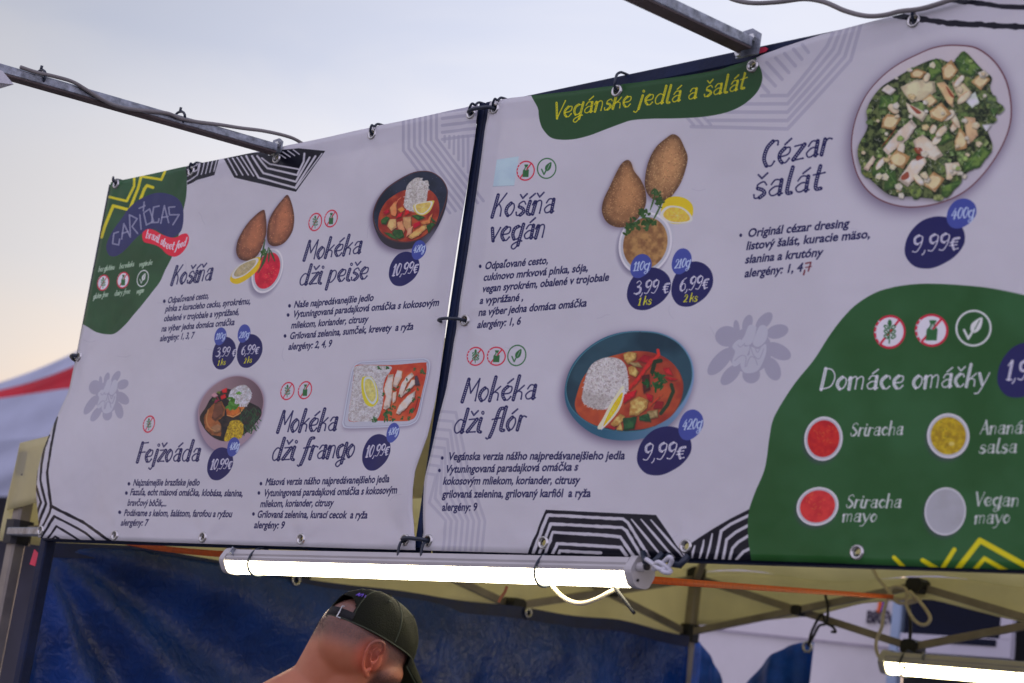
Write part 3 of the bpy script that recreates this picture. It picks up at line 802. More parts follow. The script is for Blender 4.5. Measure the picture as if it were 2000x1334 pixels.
for P, c in (((880, 400, 960, 340, 1080, 370, 1000, 430), (128, 22, 34)), ((1040, 350, 1120, 330, 1000, 480, 880, 640, 760, 760, 780, 700, 900, 560), (158, 34, 34)), ((1150, 480, 1220, 470, 1260, 560, 1190, 540), (140, 28, 34)),
             ((1160, 570, 1310, 590, 1240, 610), (146, 24, 32)), ((740, 760, 880, 700, 860, 770, 740, 850), (150, 22, 36)), ((970, 740, 1050, 760, 1040, 830, 1000, 820), (140, 20, 36)), ((1080, 820, 1160, 830, 1140, 900, 1050, 900), (120, 24, 32)),
             ((1160, 740, 1000, 900, 970, 940, 1050, 830), (166, 48, 34)), ((930, 560, 1010, 540, 1020, 700, 950, 740), (66, 30, 30)), ((540, 1090, 680, 1060, 640, 1120), (134, 26, 40))):
    chunk(b6(*P), c, None, .1)
stroke(b6(1100, 290, 1110, 340, 1060, 390), 6, pc(168, 40, 36)); stroke(b6(1130, 400, 1070, 410, 1040, 520), 8, pc(30, 44, 30))
stroke(b6(1240, 650, 1260, 720, 1200, 860, 1130, 950), 7, pc(36, 50, 34))
for x, y, r in ((1100, 560, 60), (1110, 660, 66), (1150, 620, 40), (990, 640, 50)): herb(1080 + x / 5.3375, 630 + y / 5.3375, r / 5.3375, (26, 66, 34), 14)
for P in ((740, 330, 800, 305, 880, 320, 870, 390, 790, 440, 750, 390), (790, 470, 850, 450, 900, 520, 870, 570, 800, 540), (810, 820, 900, 770, 1000, 810, 980, 900, 890, 970, 800, 970), (600, 1060, 700, 950, 760, 980, 700, 1060, 640, 1090),
          (660, 1120, 710, 1040, 730, 1130)):
    chunk(b6(*P), (150, 110, 62), (190, 156, 106), .16)
for P in ((980, 930, 1100, 910, 1100, 990, 1010, 1010), (790, 420, 900, 420, 940, 470, 860, 460)): chunk(b6(*P), (120, 96, 66), (160, 140, 110), .12)
for P in ((730, 1000, 880, 980, 850, 1110, 740, 1130), (900, 980, 1000, 950, 1030, 1040, 900, 1020)): chunk(b6(*P), (26, 58, 40), (44, 84, 54), .1)
RI = b6(565, 365, 690, 380, 760, 440, 785, 540, 790, 700, 740, 760, 650, 800, 560, 900, 460, 905, 350, 860, 305, 800, 330, 650, 360, 520, 430, 420)
rice(RI, 1100, 3.2, 1.5, base=(160, 152, 168), lo=(134, 122, 132), hi=(172, 164, 182))
poly(b6(305, 800, 340, 700, 440, 740, 560, 760, 600, 800, 500, 910, 400, 890), pc(96, 84, 82), .22, soft=3)
lemon(b6(740, 660, 745, 760, 700, 900, 600, 1030, 510, 1110, 465, 1095, 520, 1000, 600, 850, 690, 710), b6(725, 730, 720, 800, 660, 920, 560, 1050, 525, 1080, 560, 990, 640, 840), (176, 170, 160), (178, 174, 186), (176, 142, 22))

# --- croquettes: drop shapes
def coxinha(P, c1, c2, speck=60, dark=(96, 62, 44)):
    shadow(P, -4, 4, 6, .5)
    poly(P, mott(pc(*[v * .62 for v in c1]), pc(*[v * .76 for v in c1]), .12, RN.randint(0, 99), 1.0))
    b = smooth(P); c = np.mean(b, 0); k_ = max(2.0, np.ptp(b[:, 0]) * .07)
    poly([(c[0] + (x - c[0]) * .86 + .5, c[1] + (y - c[1]) * .90 - .5) for x, y in P], mott(pc(*c1), pc(*c2), .10, RN.randint(0, 99), .7), .95, soft=k_)
    poly([(c[0] + (x - c[0]) * .46 + k_ * .8, c[1] + (y - c[1]) * .60 - k_) for x, y in P], pc(*[min(255, v * 1.16) for v in c2]), .6, soft=k_ * 1.6)
    for x, y in scatter(P, speck):
        k = RN.random()
        ell(x, y, RN.uniform(.5, 1.3), RN.uniform(.4, 1.0), pc(*dark) if k < .3 else pc(*[min(255, v * 1.3) for v in c2]), a=.7, ang=RN.uniform(0, 3))
def bowlet(cx, cy, rx, ry, ang, fill1, fill2, rim=.16, sc=.12, sh=5):
    ell(cx - 3, cy + sh, rx, ry, pc(60, 52, 84), ang=ang, soft=9, a=.55)
    ell(cx, cy, rx, ry, pc(176, 172, 190), ang=ang)
    ell(cx, cy, rx * (1 - rim * .45), ry * (1 - rim * .45), pc(150, 146, 170), ang=ang)
    ell(cx, cy, rx * (1 - rim), ry * (1 - rim), mott(pc(*fill1), pc(*fill2), sc, RN.randint(0, 99), 1.8), ang=ang, soft=1)
k5 = Z(1150, 240, 4.4478)
ell(1264, 468, 51, 70, pc(150, 146, 172), ang=.28, soft=5, a=.5)
bowlet(1262, 476, 50, 62, .3, (112, 76, 52), (146, 110, 74), .17, .1)
A = k5(735, 100, 790, 130, 830, 210, 860, 300, 840, 410, 790, 540, 700, 660, 620, 680, 540, 650, 495, 560, 500, 440, 530, 320, 590, 210, 680, 130)
coxinha(A, (116, 80, 58), (150, 112, 84), 420)
B_ = k5(340, 325, 375, 350, 400, 420, 460, 500, 500, 600, 500, 720, 440, 830, 350, 900, 260, 912, 170, 870, 125, 780, 135, 680, 190, 560, 240, 450, 290, 360)
coxinha(B_, (112, 74, 52), (146, 106, 78), 380)
lemon(k5(635, 740, 680, 660, 770, 640, 860, 670, 905, 740, 880, 850, 800, 875, 710, 870, 640, 810), k5(650, 800, 700, 740, 800, 745, 865, 800, 870, 845, 790, 862, 700, 850), (176, 152, 30), (170, 164, 178), (170, 140, 62))
for a in ((590, 580, 560, 700, 540, 760), (620, 620, 600, 720), (655, 660, 600, 780, 560, 860), (460, 760, 540, 800), (470, 830, 540, 830)): stroke(k5(*a), 3.2, pc(50, 74, 36), taper=.6)
for x, y, r in ((590, 620, 50), (620, 700, 40), (480, 790, 55), (520, 880, 60), (400, 890, 60), (350, 930, 50), (570, 870, 30)): herb(1150 + x / 4.4478, 240 + y / 4.4478, r / 4.4478, (44, 70, 34), 14)

k1 = Z(440, 370, 6.0625)
bowlet(523.5, 529, 27, 46, .34, (156, 20, 48), (176, 34, 58), .2, .1)
for _ in range(26): ell(RN.gauss(527, 8), RN.gauss(535, 11), RN.uniform(.5, 1.1), .6, pc(190, 110, 80), a=.8)
coxinha(k1(735, 65, 775, 130, 805, 240, 815, 360, 790, 500, 700, 630, 590, 675, 520, 640, 500, 540, 520, 380, 580, 250, 670, 130), (112, 66, 54), (142, 90, 68), 90)
coxinha(k1(462, 245, 480, 280, 495, 400, 490, 540, 440, 700, 380, 800, 290, 850, 190, 830, 145, 740, 160, 620, 210, 510, 290, 390, 400, 280), (110, 64, 52), (140, 88, 66), 90)
lemon(k1(420, 805, 425, 890, 380, 980, 260, 1080, 160, 1125, 85, 1100, 80, 1040, 150, 930, 280, 850), k1(370, 840, 360, 900, 260, 1000, 160, 1040, 120, 1010, 180, 920, 290, 860), (174, 148, 26), (168, 162, 182), (140, 126, 106))
for a in ((480, 600, 450, 760, 430, 840), (520, 690, 470, 860, 400, 990), (540, 720, 590, 850), (530, 700, 520, 860), (500, 740, 440, 900)): stroke(k1(*a), 3.4, pc(44, 70, 40), taper=.6)
herb(516, 492, 8, (50, 78, 40), 14)

# --- dark bowl with prawns
k4 = Z(710, 320, 7.4105)
DB = k4(860, 103, 1000, 125, 1130, 210, 1205, 330, 1222, 450, 1190, 640, 1110, 850, 1000, 1040, 880, 1170, 700, 1225, 520, 1240, 380, 1205, 260, 1120, 180, 980, 135, 820, 140, 680, 200, 520, 320, 360, 500, 230, 700, 130)
shadow(DB, -5, 6, 8, .7)
poly(DB, lambda X, Y: pc(40, 36, 50) + (pc(120, 116, 148) - pc(40, 36, 50)) * np.clip((X - 815) / 40, 0, 1)[..., None] * np.clip((Y - 440) / 30, 0, 1)[..., None])
DI = k4(860, 108, 1000, 130, 1125, 215, 1200, 335, 1212, 450, 1160, 640, 1060, 850, 930, 1010, 800, 1095, 640, 1135, 480, 1125, 330, 1070, 220, 980, 155, 850, 140, 720, 205, 530, 325, 370, 505, 240, 700, 138)
poly(DI, mott(pc(26, 32, 48), pc(34, 40, 62), .05, 5)); stroke(smooth(DI), 1.3, pc(88, 44, 44), .9)
for x, y in scatter(DI, 70): ell(x, y, .5, .5, pc(110, 110, 130), a=.6)
DS = k4(940, 370, 1040, 450, 1090, 560, 1095, 720, 1040, 870, 930, 1000, 800, 1085, 640, 1125, 480, 1115, 330, 1060, 230, 960, 210, 840, 240, 690, 330, 540, 480, 430, 600, 380, 780, 350)
poly(DS, mott(pc(150, 66, 44), pc(120, 36, 32), .05, 6, 1.6))
for P, c in (((380, 640, 440, 560, 480, 540, 480, 700, 460, 760, 400, 740), (176, 106, 74)), ((370, 800, 470, 800, 480, 920, 400, 970, 340, 900), (170, 130, 96)), ((480, 850, 560, 820, 600, 960, 580, 1010, 500, 940), (174, 112, 88)),
             ((570, 770, 690, 760, 690, 900, 640, 990, 580, 890), (160, 120, 90)), ((640, 940, 720, 900, 700, 1000, 620, 1060), (176, 116, 100)), ((640, 1060, 760, 960, 900, 870, 920, 930, 800, 1040, 700, 1090), (176, 126, 84)),
             ((490, 660, 560, 620, 600, 660, 540, 710), (180, 112, 60)), ((830, 850, 940, 820, 960, 770, 1010, 700, 960, 860, 860, 880), (180, 110, 70))):
    chunk(k4(*P), c, None, .14)
stroke(k4(470, 580, 500, 520, 540, 490), 1.4, pc(176, 100, 80))
for P, c in (((600, 660, 660, 650, 670, 720, 600, 750), (160, 28, 32)), ((460, 790, 520, 720, 580, 690, 550, 760), (160, 20, 40)), ((720, 880, 820, 830, 830, 880, 730, 940), (156, 18, 44)), ((280, 700, 360, 660, 380, 700, 320, 740), (140, 24, 44))):
    chunk(k4(*P), c, None, .1)
for P in ((410, 1000, 450, 950, 560, 960, 590, 1050, 520, 1090, 450, 1060), (290, 990, 400, 1010, 510, 1110, 400, 1070), (250, 820, 330, 760, 380, 780, 320, 880, 260, 870), (910, 900, 1000, 850, 1040, 870, 940, 1000), (690, 750, 800, 740, 900, 780, 800, 820), (970, 770, 1060, 850, 1000, 840)):
    chunk(k4(*P), (38, 66, 40), (56, 96, 50), .15)
rice(k4(700, 240, 770, 200, 850, 210, 860, 245, 930, 240, 945, 300, 930, 420, 910, 560, 850, 620, 720, 690, 600, 640, 585, 560, 610, 420, 630, 320), 330, 2.8, 1.25, base=(158, 150, 162), lo=(136, 126, 134))
lemon(k4(1010, 530, 1015, 580, 960, 690, 870, 745, 790, 735, 735, 680, 725, 600, 800, 570), k4(970, 560, 950, 640, 870, 710, 800, 700, 760, 640, 770, 590, 860, 570), (168, 152, 80), (180, 172, 180), (164, 140, 84))

# --- pink bowl
k2 = Z(370, 720, 7.847)
PB = k2(800, 115, 960, 170, 1080, 280, 1145, 430, 1140, 620, 1090, 800, 980, 990, 820, 1150, 620, 1250, 430, 1255, 320, 1200, 230, 1080, 170, 930, 145, 780, 150, 620, 210, 460, 320, 310, 480, 190, 640, 125)
shadow(PB, -4, 5, 8, .65); shadow(PB, 3, 0, 5, .3)
poly(PB, pc(134, 112, 136))
poly(k2(790, 125, 950, 178, 1070, 290, 1130, 440, 1125, 600, 1060, 780, 930, 940, 760, 1060, 560, 1120, 400, 1080, 270, 960, 190, 800, 160, 650, 220, 470, 330, 320, 490, 200, 650, 133), lambda X, Y: pc(124, 100, 116) + (pc(88, 68, 84) - pc(124, 100, 116)) * np.clip((X - 430) / 80, 0, 1)[..., None])
poly(k2(640, 320, 900, 500, 1080, 600, 1110, 700, 1050, 800, 920, 940, 780, 1040, 560, 1110, 420, 1080, 290, 990, 200, 850, 175, 740, 260, 600, 340, 460, 480, 350), mott(pc(22, 22, 30), pc(44, 36, 36), .1, 2))
for P, c in (((230, 760, 300, 620, 400, 520, 500, 500, 550, 600, 540, 720, 440, 800, 490, 860, 490, 1000, 480, 1040, 350, 1020, 250, 920), (124, 72, 44)), ((400, 540, 480, 510, 530, 620, 500, 720, 400, 800, 350, 760), (92, 56, 46)), ((340, 900, 440, 850, 490, 880, 480, 960, 380, 980), (130, 92, 70))):
    chunk(k2(*P), c, None, .1)
stroke(k2(300, 640, 270, 780, 310, 900, 400, 960), 2.2, pc(154, 112, 76), .8, sm=True)
chunk(k2(555, 600, 700, 590, 840, 550, 850, 600, 780, 700, 660, 755, 580, 720), (150, 74, 34), (170, 96, 40)); stroke(k2(580, 715, 680, 740, 780, 680, 840, 590), 1.6, pc(180, 128, 84))
rice(k2(720, 280, 850, 250, 930, 310, 960, 400, 930, 500, 870, 580, 740, 580, 640, 540, 605, 440, 640, 340), 260, 2.2, 1.2, base=(152, 150, 172), hi=(178, 178, 200))
for P, c in (((500, 340, 590, 300, 580, 370, 520, 380), (170, 26, 34)), ((480, 430, 560, 390, 570, 440, 500, 480), (160, 24, 34)), ((340, 420, 400, 370, 450, 420, 400, 450), (150, 110, 130)), ((360, 500, 440, 430, 470, 490, 400, 530), (120, 30, 60)), ((420, 370, 480, 350, 480, 400), (80, 92, 40))):
    chunk(k2(*P), c, None, .2)
herb(466, 767, 5, (70, 116, 40), 10); herb(453, 788, 12, (60, 104, 40), 30); herb(419, 780, 6, (36, 50, 30), 9)
for _ in range(90):
    x, y = RN.uniform(770, 1080), RN.uniform(590, 980)
    if x + y < 1920 and x + y > 1380:
        a = RN.uniform(.6, 2.4); stroke(k2(x, y, x + 60 * cos(a), y + 60 * sin(a)), 1.5, var(pc(30, 62, 40), .07), .9)
rice(k2(640, 800, 760, 790, 820, 850, 830, 960, 790, 1060, 700, 1080, 540, 1110, 560, 980, 600, 880), 240, 1.6, 1.2, base=(150, 124, 30), lo=(120, 92, 24), hi=(176, 148, 36))

# --- tray
k3 = Z(660, 690, 8.34)
TR = k3(340, 150, 500, 130, 1300, 85, 1440, 90, 1500, 150, 1490, 300, 1400, 700, 1330, 1050, 1230, 1160, 1050, 1195, 500, 1215, 150, 1220, 75, 1160, 90, 1020, 200, 400, 250, 230)
shadow(TR, 0, 3, 5, .5)
poly(TR, pc(158, 156, 184))
poly([(x + (758 - x) * .03, y + (768 - y) * .03) for x, y in TR], pc(132, 128, 158))
poly([(x + (758 - x) * .05, y + (768 - y) * .05) for x, y in TR], pc(150, 147, 174))
TI = k3(300, 200, 500, 190, 900, 190, 1400, 150, 1440, 180, 1440, 330, 1370, 650, 1290, 1000, 1200, 1090, 1060, 1110, 600, 1100, 250, 1115, 170, 1050, 220, 700, 270, 300)
poly(TI, mott(pc(164, 74, 46), pc(150, 46, 34), .06, 4, 1.5))
rice(k3(300, 210, 700, 200, 880, 230, 780, 400, 740, 560, 740, 760, 700, 960, 600, 1090, 250, 1110, 170, 1040, 210, 780, 260, 400), 620, 2.6, 1.1, base=(160, 154, 174), lo=(138, 128, 140), hi=(172, 168, 186))
lemon(k3(400, 400, 480, 380, 560, 400, 640, 560, 660, 760, 600, 850, 540, 870, 460, 830, 410, 720, 385, 560), k3(460, 430, 540, 430, 600, 540, 620, 700, 570, 790, 500, 740, 450, 620, 440, 500), (170, 158, 50), (164, 164, 184), (156, 146, 96))
for P in ((820, 350, 910, 340, 890, 520, 880, 720, 850, 880, 780, 920, 740, 900, 790, 720, 750, 580, 800, 430), (970, 270, 1050, 290, 1040, 400, 950, 560, 900, 540, 920, 400), (1110, 380, 1200, 310, 1240, 360, 1120, 500, 1040, 720, 980, 700, 1030, 520),
          (1100, 620, 1200, 430, 1280, 430, 1260, 500, 1130, 640, 1040, 700), (950, 980, 1000, 850, 1130, 700, 1270, 600, 1250, 720, 1130, 890, 1000, 1000), (900, 640, 960, 620, 940, 780, 890, 820)):
    chunk(k3(*P), (176, 156, 160), (190, 176, 184), .1)
    q = k3(*P); stroke([q[0]] + q[1:4], .9, pc(176, 112, 74), .8)
for x, y, r in ((680, 240, 40), (800, 240, 45), (1250, 260, 30), (1380, 300, 50), (1410, 330, 30), (920, 590, 30), (980, 550, 25), (740, 670, 30), (610, 1070, 60), (780, 1020, 80), (850, 960, 60), (900, 880, 50), (1210, 950, 55), (1160, 1060, 40),
                (1230, 760, 40), (1300, 590, 30), (1150, 600, 40), (1330, 720, 30), (900, 1080, 50), (1060, 1060, 30), (1120, 430, 25), (1000, 680, 25)):
    herb(660 + x / 8.34, 690 + y / 8.34, r / 8.34, (40, 76, 42), 9)
chunk(k3(1250, 380, 1290, 360, 1340, 520, 1260, 530), (62, 46, 60)); stroke(k3(1310, 740, 1270, 900, 1240, 950), 2, pc(110, 30, 30))

# --- sauces in the green field
bowlet(1608.7, 857, 36.5, 43.5, .15, (150, 22, 30), (164, 34, 32), .17, .08)
bowlet(1598, 989.5, 41.5, 37, -.45, (160, 36, 44), (172, 48, 50), .17, .08)
bowlet(1850.5, 850.5, 42.5, 44, -.2, (134, 106, 20), (160, 136, 26), .17, .15)
bowlet(1844.5, 998, 41, 47, .1, (140, 136, 158), (136, 132, 152), .1, .05)
for cx, cy, n in ((1608, 850, 16), (1598, 985, 14)):
    for _ in range(n):
        x, y = RN.gauss(cx, 11), RN.gauss(cy, 9); a = RN.uniform(0, 3)
        stroke([(x, y), (x + 5 * cos(a), y + 5 * sin(a))], 1.2, pc(184, 112, 50), .5)
for _ in range(40): ell(RN.gauss(1850, 12), RN.gauss(851, 12), RN.uniform(.6, 1.6), .9, pc(96, 84, 24), a=.7)
ell(1857, 866, 6, 4, pc(176, 160, 120), a=.7, soft=2)

# --- price blobs
def blob(x0, y0, x1, y1, col, k=0):
    cx, cy, rx, ry = (x0 + x1) / 2, (y0 + y1) / 2, (x1 - x0) / 2, (y1 - y0) / 2
    rr = (1.0, 1.0, .99, .98, 1.0, 1.0, 1.02, .98)
    sh = -.16 + k
    P = []
    for i in range(12):
        a = i * pi / 6
        x, y = cos(a), sin(a)
        r = 1 + .05 * cos(2 * a + 1.7) + .03 * cos(3 * a)
        P.append((cx + rx * (x * r + sh * y * .9) * .98, cy + ry * y * r * .98))
    poly(P, lambda X, Y: col + .02 * (fbm(X * .03, Y * .03, 4)[..., None] - .5))
PR = ((416, 658, 462.5, 722.4), (464, 652.8, 513.4, 719), (759, 491, 818.7, 559), (404.8, 873.4, 454.8, 938.3), (706.9, 847.6, 765.2, 919.7),
      (1226, 522.4, 1310, 606.8), (1311, 509.7, 1391, 599.3), (1243.4, 832.4, 1351, 929), (1764.4, 421.5, 1882.7, 524), (1948, 668, 2058, 778))
for q in PR: blob(*q, NAVY2)
for q in ((420.4, 640, 444.5, 675.2), (466.2, 634, 491, 670), (803.6, 469, 832, 507.5), (443.4, 853.8, 468, 891.7), (755.9, 825.9, 782.4, 865.5), (1233, 496.6, 1274, 544.2), (1312, 484.6, 1350, 536), (1325.8, 799.8, 1374.5, 860.5), (1847.6, 386.9, 1906, 446)):
    blob(*q, BLUE2)
PW = pc(176, 174, 200)
for s, a, b_, c, d_, h in (("3,99 €", 422.8, 697, 460, 695.5, 20), ("6,99€", 472, 693, 504, 691, 20), ("10,99€", 765.2, 539, 813, 532, 25), ("10,99€", 410.7, 917, 449.6, 915, 22), ("10,99€", 713.4, 893, 759.5, 889, 25),
                     ("3,99 €", 1240, 575.5, 1304, 571.5, 29), ("6,99€", 1326, 568.5, 1379, 562.5, 29), ("9,99€", 1254.6, 899, 1335, 895.5, 36), ("9,99€", 1778, 492, 1868, 486, 36), ("1,99€", 1966, 742, 2044, 744, 42)):
    H2(s, a, b_, c, d_, h, PW, pc(70, 68, 120), wh=.13, wl=.055)
for s, a, b_, c, d_, h in (("110g", 423, 663.5, 441, 661.5, 13), ("210g", 468.5, 661, 487, 659, 13), ("420g", 807, 494, 828, 490, 15), ("420g", 448, 878.5, 465.5, 877, 15), ("420g", 759.5, 850.5, 778.5, 847.5, 15),
                     ("110g", 1238.6, 530, 1268, 527, 19), ("210g", 1317, 524.5, 1346, 520, 19), ("420g", 1333.3, 840, 1370, 837, 22), ("400g", 1856.6, 427.5, 1900, 424, 23)):
    H2(s, a, b_, c, d_, h, pc(150, 156, 200), None, wh=.13, wl=.08, plain=True)
for s, a, b_, c, d_, h in (("1 ks", 426.6, 714, 441, 712.5, 11), ("2 ks", 477.6, 710, 492, 708, 11), ("1 ks", 1248, 597, 1272.3, 595, 16), ("2 ks", 1334.5, 590, 1360, 588.3, 16)):
    H2(s, a, b_, c, d_, h, pc(176, 166, 40), None, wh=.14, wl=.09, plain=True)

# faint weave, dust and tone drift of the print
rg = np.random.default_rng(4)
art += rg.normal(0, .006, art.shape).astype(np.float32)
yy, xx = np.mgrid[0:CH:8, 0:CW:8]
dn = (fbm(xx / 260., yy / 260., 77, 4) - .5).astype(np.float32)
art *= 1 + .05 * np.repeat(np.repeat(dn, 8, 0), 8, 1)[:CH, :CW, None]
np.clip(art, 0, 1, out=art)

# grommet holes pierce the sheet
GROM = [('l', p) for p in ((227.5, 360), (374.5, 335), (541, 310), (727.5, 262.5), (920.5, 222), (154.4, 697), (84.9, 1037), (225, 1046), (397, 1049.5), (589, 1053), (791.7, 1055))] + \
       [('r', p) for p in ((966.5, 212.8), (1205, 178), (1468, 127.5), (1785, 41), (908.7, 626), (837, 1056), (1061.8, 1060), (1340.4, 1067), (1675, 1079))]
for _, p in GROM:
    q = uv([p])[0]
    r0, r1, c0, c1 = max(0, int(q[1]) - 14), min(CH, int(q[1]) + 15), max(0, int(q[0]) - 14), min(CW, int(q[0]) + 15)
    if r1 > r0 and c1 > c0:
        yy, xx = np.mgrid[r0:r1, c0:c1]
        hole[r0:r1, c0:c1] = np.minimum(hole[r0:r1, c0:c1], np.clip(np.hypot(xx - q[0], yy - q[1]) - .0062 * PPM + .5, 0, 1))

img = bpy.data.images.new('menu_print', CW, CH, alpha=True)
buf = np.empty((CH, CW, 4), np.float32)
buf[..., :3] = art
buf[..., 3] = hole
img.pixels.foreach_set(buf.ravel())
img.alpha_mode = 'CHANNEL_PACKED'
img.update()
# ---------------------------------------------------------------- building helpers
def mat(name, col, rough=.6, metal=0.0, var_=.12, scale=12.0, bump=0.0, bscale=60.0, spec=.5, coords='Object', trans=0.0, col2=None, emit=None, sheen=0.0):
    m = bpy.data.materials.new(name); m.use_nodes = True
    t = m.node_tree; t.nodes.clear(); n = t.nodes.new; l = t.links.new
    o = n('ShaderNodeOutputMaterial'); b = n('ShaderNodeBsdfPrincipled')
    b.inputs['Roughness'].default_value = rough; b.inputs['Metallic'].default_value = metal
    b.inputs['Specular IOR Level'].default_value = spec
    c = n('ShaderNodeTexCoord'); z = n('ShaderNodeTexNoise')
    z.inputs['Scale'].default_value = scale; z.inputs['Detail'].default_value = 6; z.inputs['Roughness'].default_value = .62
    l(c.outputs[coords], z.inputs['Vector'])
    mx = n('ShaderNodeMixRGB')
    c2 = col2 if col2 else tuple(v * (1 - var_ * 1.6) for v in col)
    c1 = tuple(min(1, v * (1 + var_)) for v in col) if not col2 else col
    mx.inputs['Color1'].default_value = tuple(c2) + (1,); mx.inputs['Color2'].default_value = tuple(c1) + (1,)
    mr_ = n('ShaderNodeMapRange'); mr_.inputs['From Min'].default_value = .32; mr_.inputs['From Max'].default_value = .68
    l(z.outputs['Fac'], mr_.inputs['Value']); l(mr_.outputs[0], mx.inputs['Fac']); l(mx.outputs[0], b.inputs['Base Color'])
    rr = n('ShaderNodeMapRange'); rr.inputs['To Min'].default_value = max(.02, rough - .08); rr.inputs['To Max'].default_value = min(1, rough + .1)
    l(z.outputs['Fac'], rr.inputs['Value']); l(rr.outputs[0], b.inputs['Roughness'])
    if bump:
        z2_ = n('ShaderNodeTexNoise'); z2_.inputs['Scale'].default_value = bscale; z2_.inputs['Detail'].default_value = 5
        l(c.outputs[coords], z2_.inputs['Vector'])
        bp = n('ShaderNodeBump'); bp.inputs['Strength'].default_value = bump; bp.inputs['Distance'].default_value = .01
        l(z2_.outputs['Fac'], bp.inputs['Height']); l(bp.outputs[0], b.inputs['Normal'])
    sh = b
    if trans:
        tr = n('ShaderNodeBsdfTranslucent'); l(mx.outputs[0], tr.inputs['Color'])
        ms_ = n('ShaderNodeMixShader'); ms_.inputs[0].default_value = trans
        l(b.outputs[0], ms_.inputs[1]); l(tr.outputs[0], ms_.inputs[2]); sh = ms_
    if emit:
        b.inputs['Emission Color'].default_value = emit[0] + (1,); b.inputs['Emission Strength'].default_value = emit[1]
    l(sh.outputs[0], o.inputs[0])
    return m

def link(name, me, m=None, parent=None):
    o = bpy.data.objects.new(name, me); COL.objects.link(o)
    if m is not None and me is not None: me.materials.append(m)
    if parent is not None: o.parent = parent
    return o
def tag(o, label, cat, group=None, kind=None):
    if label: o['label'] = label
    if cat: o['category'] = cat
    if group: o['group'] = group
    if kind: o['kind'] = kind
    return o
def empty(name, loc, label, cat, group=None):
    o = bpy.data.objects.new(name, None); COL.objects.link(o); o.location = loc; o.empty_display_size = .05
    return tag(o, label, cat, group)
class MB:
    """collects vertices and faces in world metres, then becomes ONE mesh object"""
    def __init__(s): s.v, s.f = [], []
    def add(s, v, f):
        k = len(s.v); s.v += [tuple(map(float, p)) for p in v]; s.f += [tuple(i + k for i in q) for q in f]
    def beam(s, a, b, w, h, up=(0, 0, 1), bev=None):
        a, b = Vector(a), Vector(b); d = (b - a).normalized(); u = Vector(up)
        sd_ = d.cross(u)
        if sd_.length < 1e-4: sd_ = d.cross(Vector((1, 0, 0)))
        sd_.normalize(); u = sd_.cross(d).normalized()
        e = bev if bev is not None else min(w, h) * .12
        P = [(-w / 2 + e, -h / 2), (w / 2 - e, -h / 2), (w / 2, -h / 2 + e), (w / 2, h / 2 - e), (w / 2 - e, h / 2), (-w / 2 + e, h / 2), (-w / 2, h / 2 - e), (-w / 2, -h / 2 + e)]
        v = [tuple(q + sd_ * x + u * y) for q in (a, b) for x, y in P]
        f = [(i, (i + 1) % 8, 8 + (i + 1) % 8, 8 + i) for i in range(8)] + [tuple(range(7, -1, -1)), tuple(range(8, 16))]
        s.add(v, f); return s
    def tube(s, pts, r, n=8, cap=True, closed=False):
        P = [Vector(p) for p in pts]; k = len(P); v = []; f = []
        ref = Vector((0, 0, 1)); prev = None
        for i, p in enumerate(P):
            if closed: d = (P[(i + 1) % k] - P[i - 1]).normalized()
            else: d = (P[min(i + 1, k - 1)] - P[max(i - 1, 0)]).normalized()
            if prev is None:
                a = d.cross(ref)
                if a.length < .1: a = d.cross(Vector((1, 0, 0)))
            else: a = prev - d * prev.dot(d)
            a.normalize(); prev = a; b = d.cross(a)
            rr = r[i] if isinstance(r, (list, tuple)) else r
            for j in range(n): t = 2 * pi * j / n; v.append(tuple(p + (a * cos(t) + b * sin(t)) * rr))
        for i in range(k if closed else k - 1):
            i2 = (i + 1) % k
            for j in range(n): f.append((i * n + j, i * n + (j + 1) % n, i2 * n + (j + 1) % n, i2 * n + j))
        if cap and not closed: f += [tuple(range(n - 1, -1, -1)), tuple(range((k - 1) * n, k * n))]
        s.add(v, f); return s
    def prism(s, poly2, o, ax, ay, az, depth):
        """extrude a 2-D outline (in ax, ay) along az"""
        o, ax, ay, az = Vector(o), Vector(ax), Vector(ay), Vector(az); n = len(poly2)
        v = [tuple(o + ax * x + ay * y) for x, y in poly2] + [tuple(o + ax * x + ay * y + az * depth) for x, y in poly2]
        f = [(i, (i + 1) % n, n + (i + 1) % n, n + i) for i in range(n)] + [tuple(range(n - 1, -1, -1)), tuple(range(n, 2 * n))]
        s.add(v, f); return s
    def build(s, name, m, parent=None, smooth=False, off=None):
        me = bpy.data.meshes.new(name)
        O = Vector(off) if off is not None else (parent.location if parent is not None and parent.parent is None else Vector((0, 0, 0)))
        me.from_pydata([(p[0] - O[0], p[1] - O[1], p[2] - O[2]) for p in s.v], [], s.f); me.update()
        bm = bmesh.new(); bm.from_mesh(me); bmesh.ops.recalc_face_normals(bm, faces=bm.faces); bm.to_mesh(me); bm.free()
        if smooth: me.polygons.foreach_set('use_smooth', [True] * len(me.polygons))
        o = link(name, me, m, parent)
        if parent is None: o.location = O
        return o
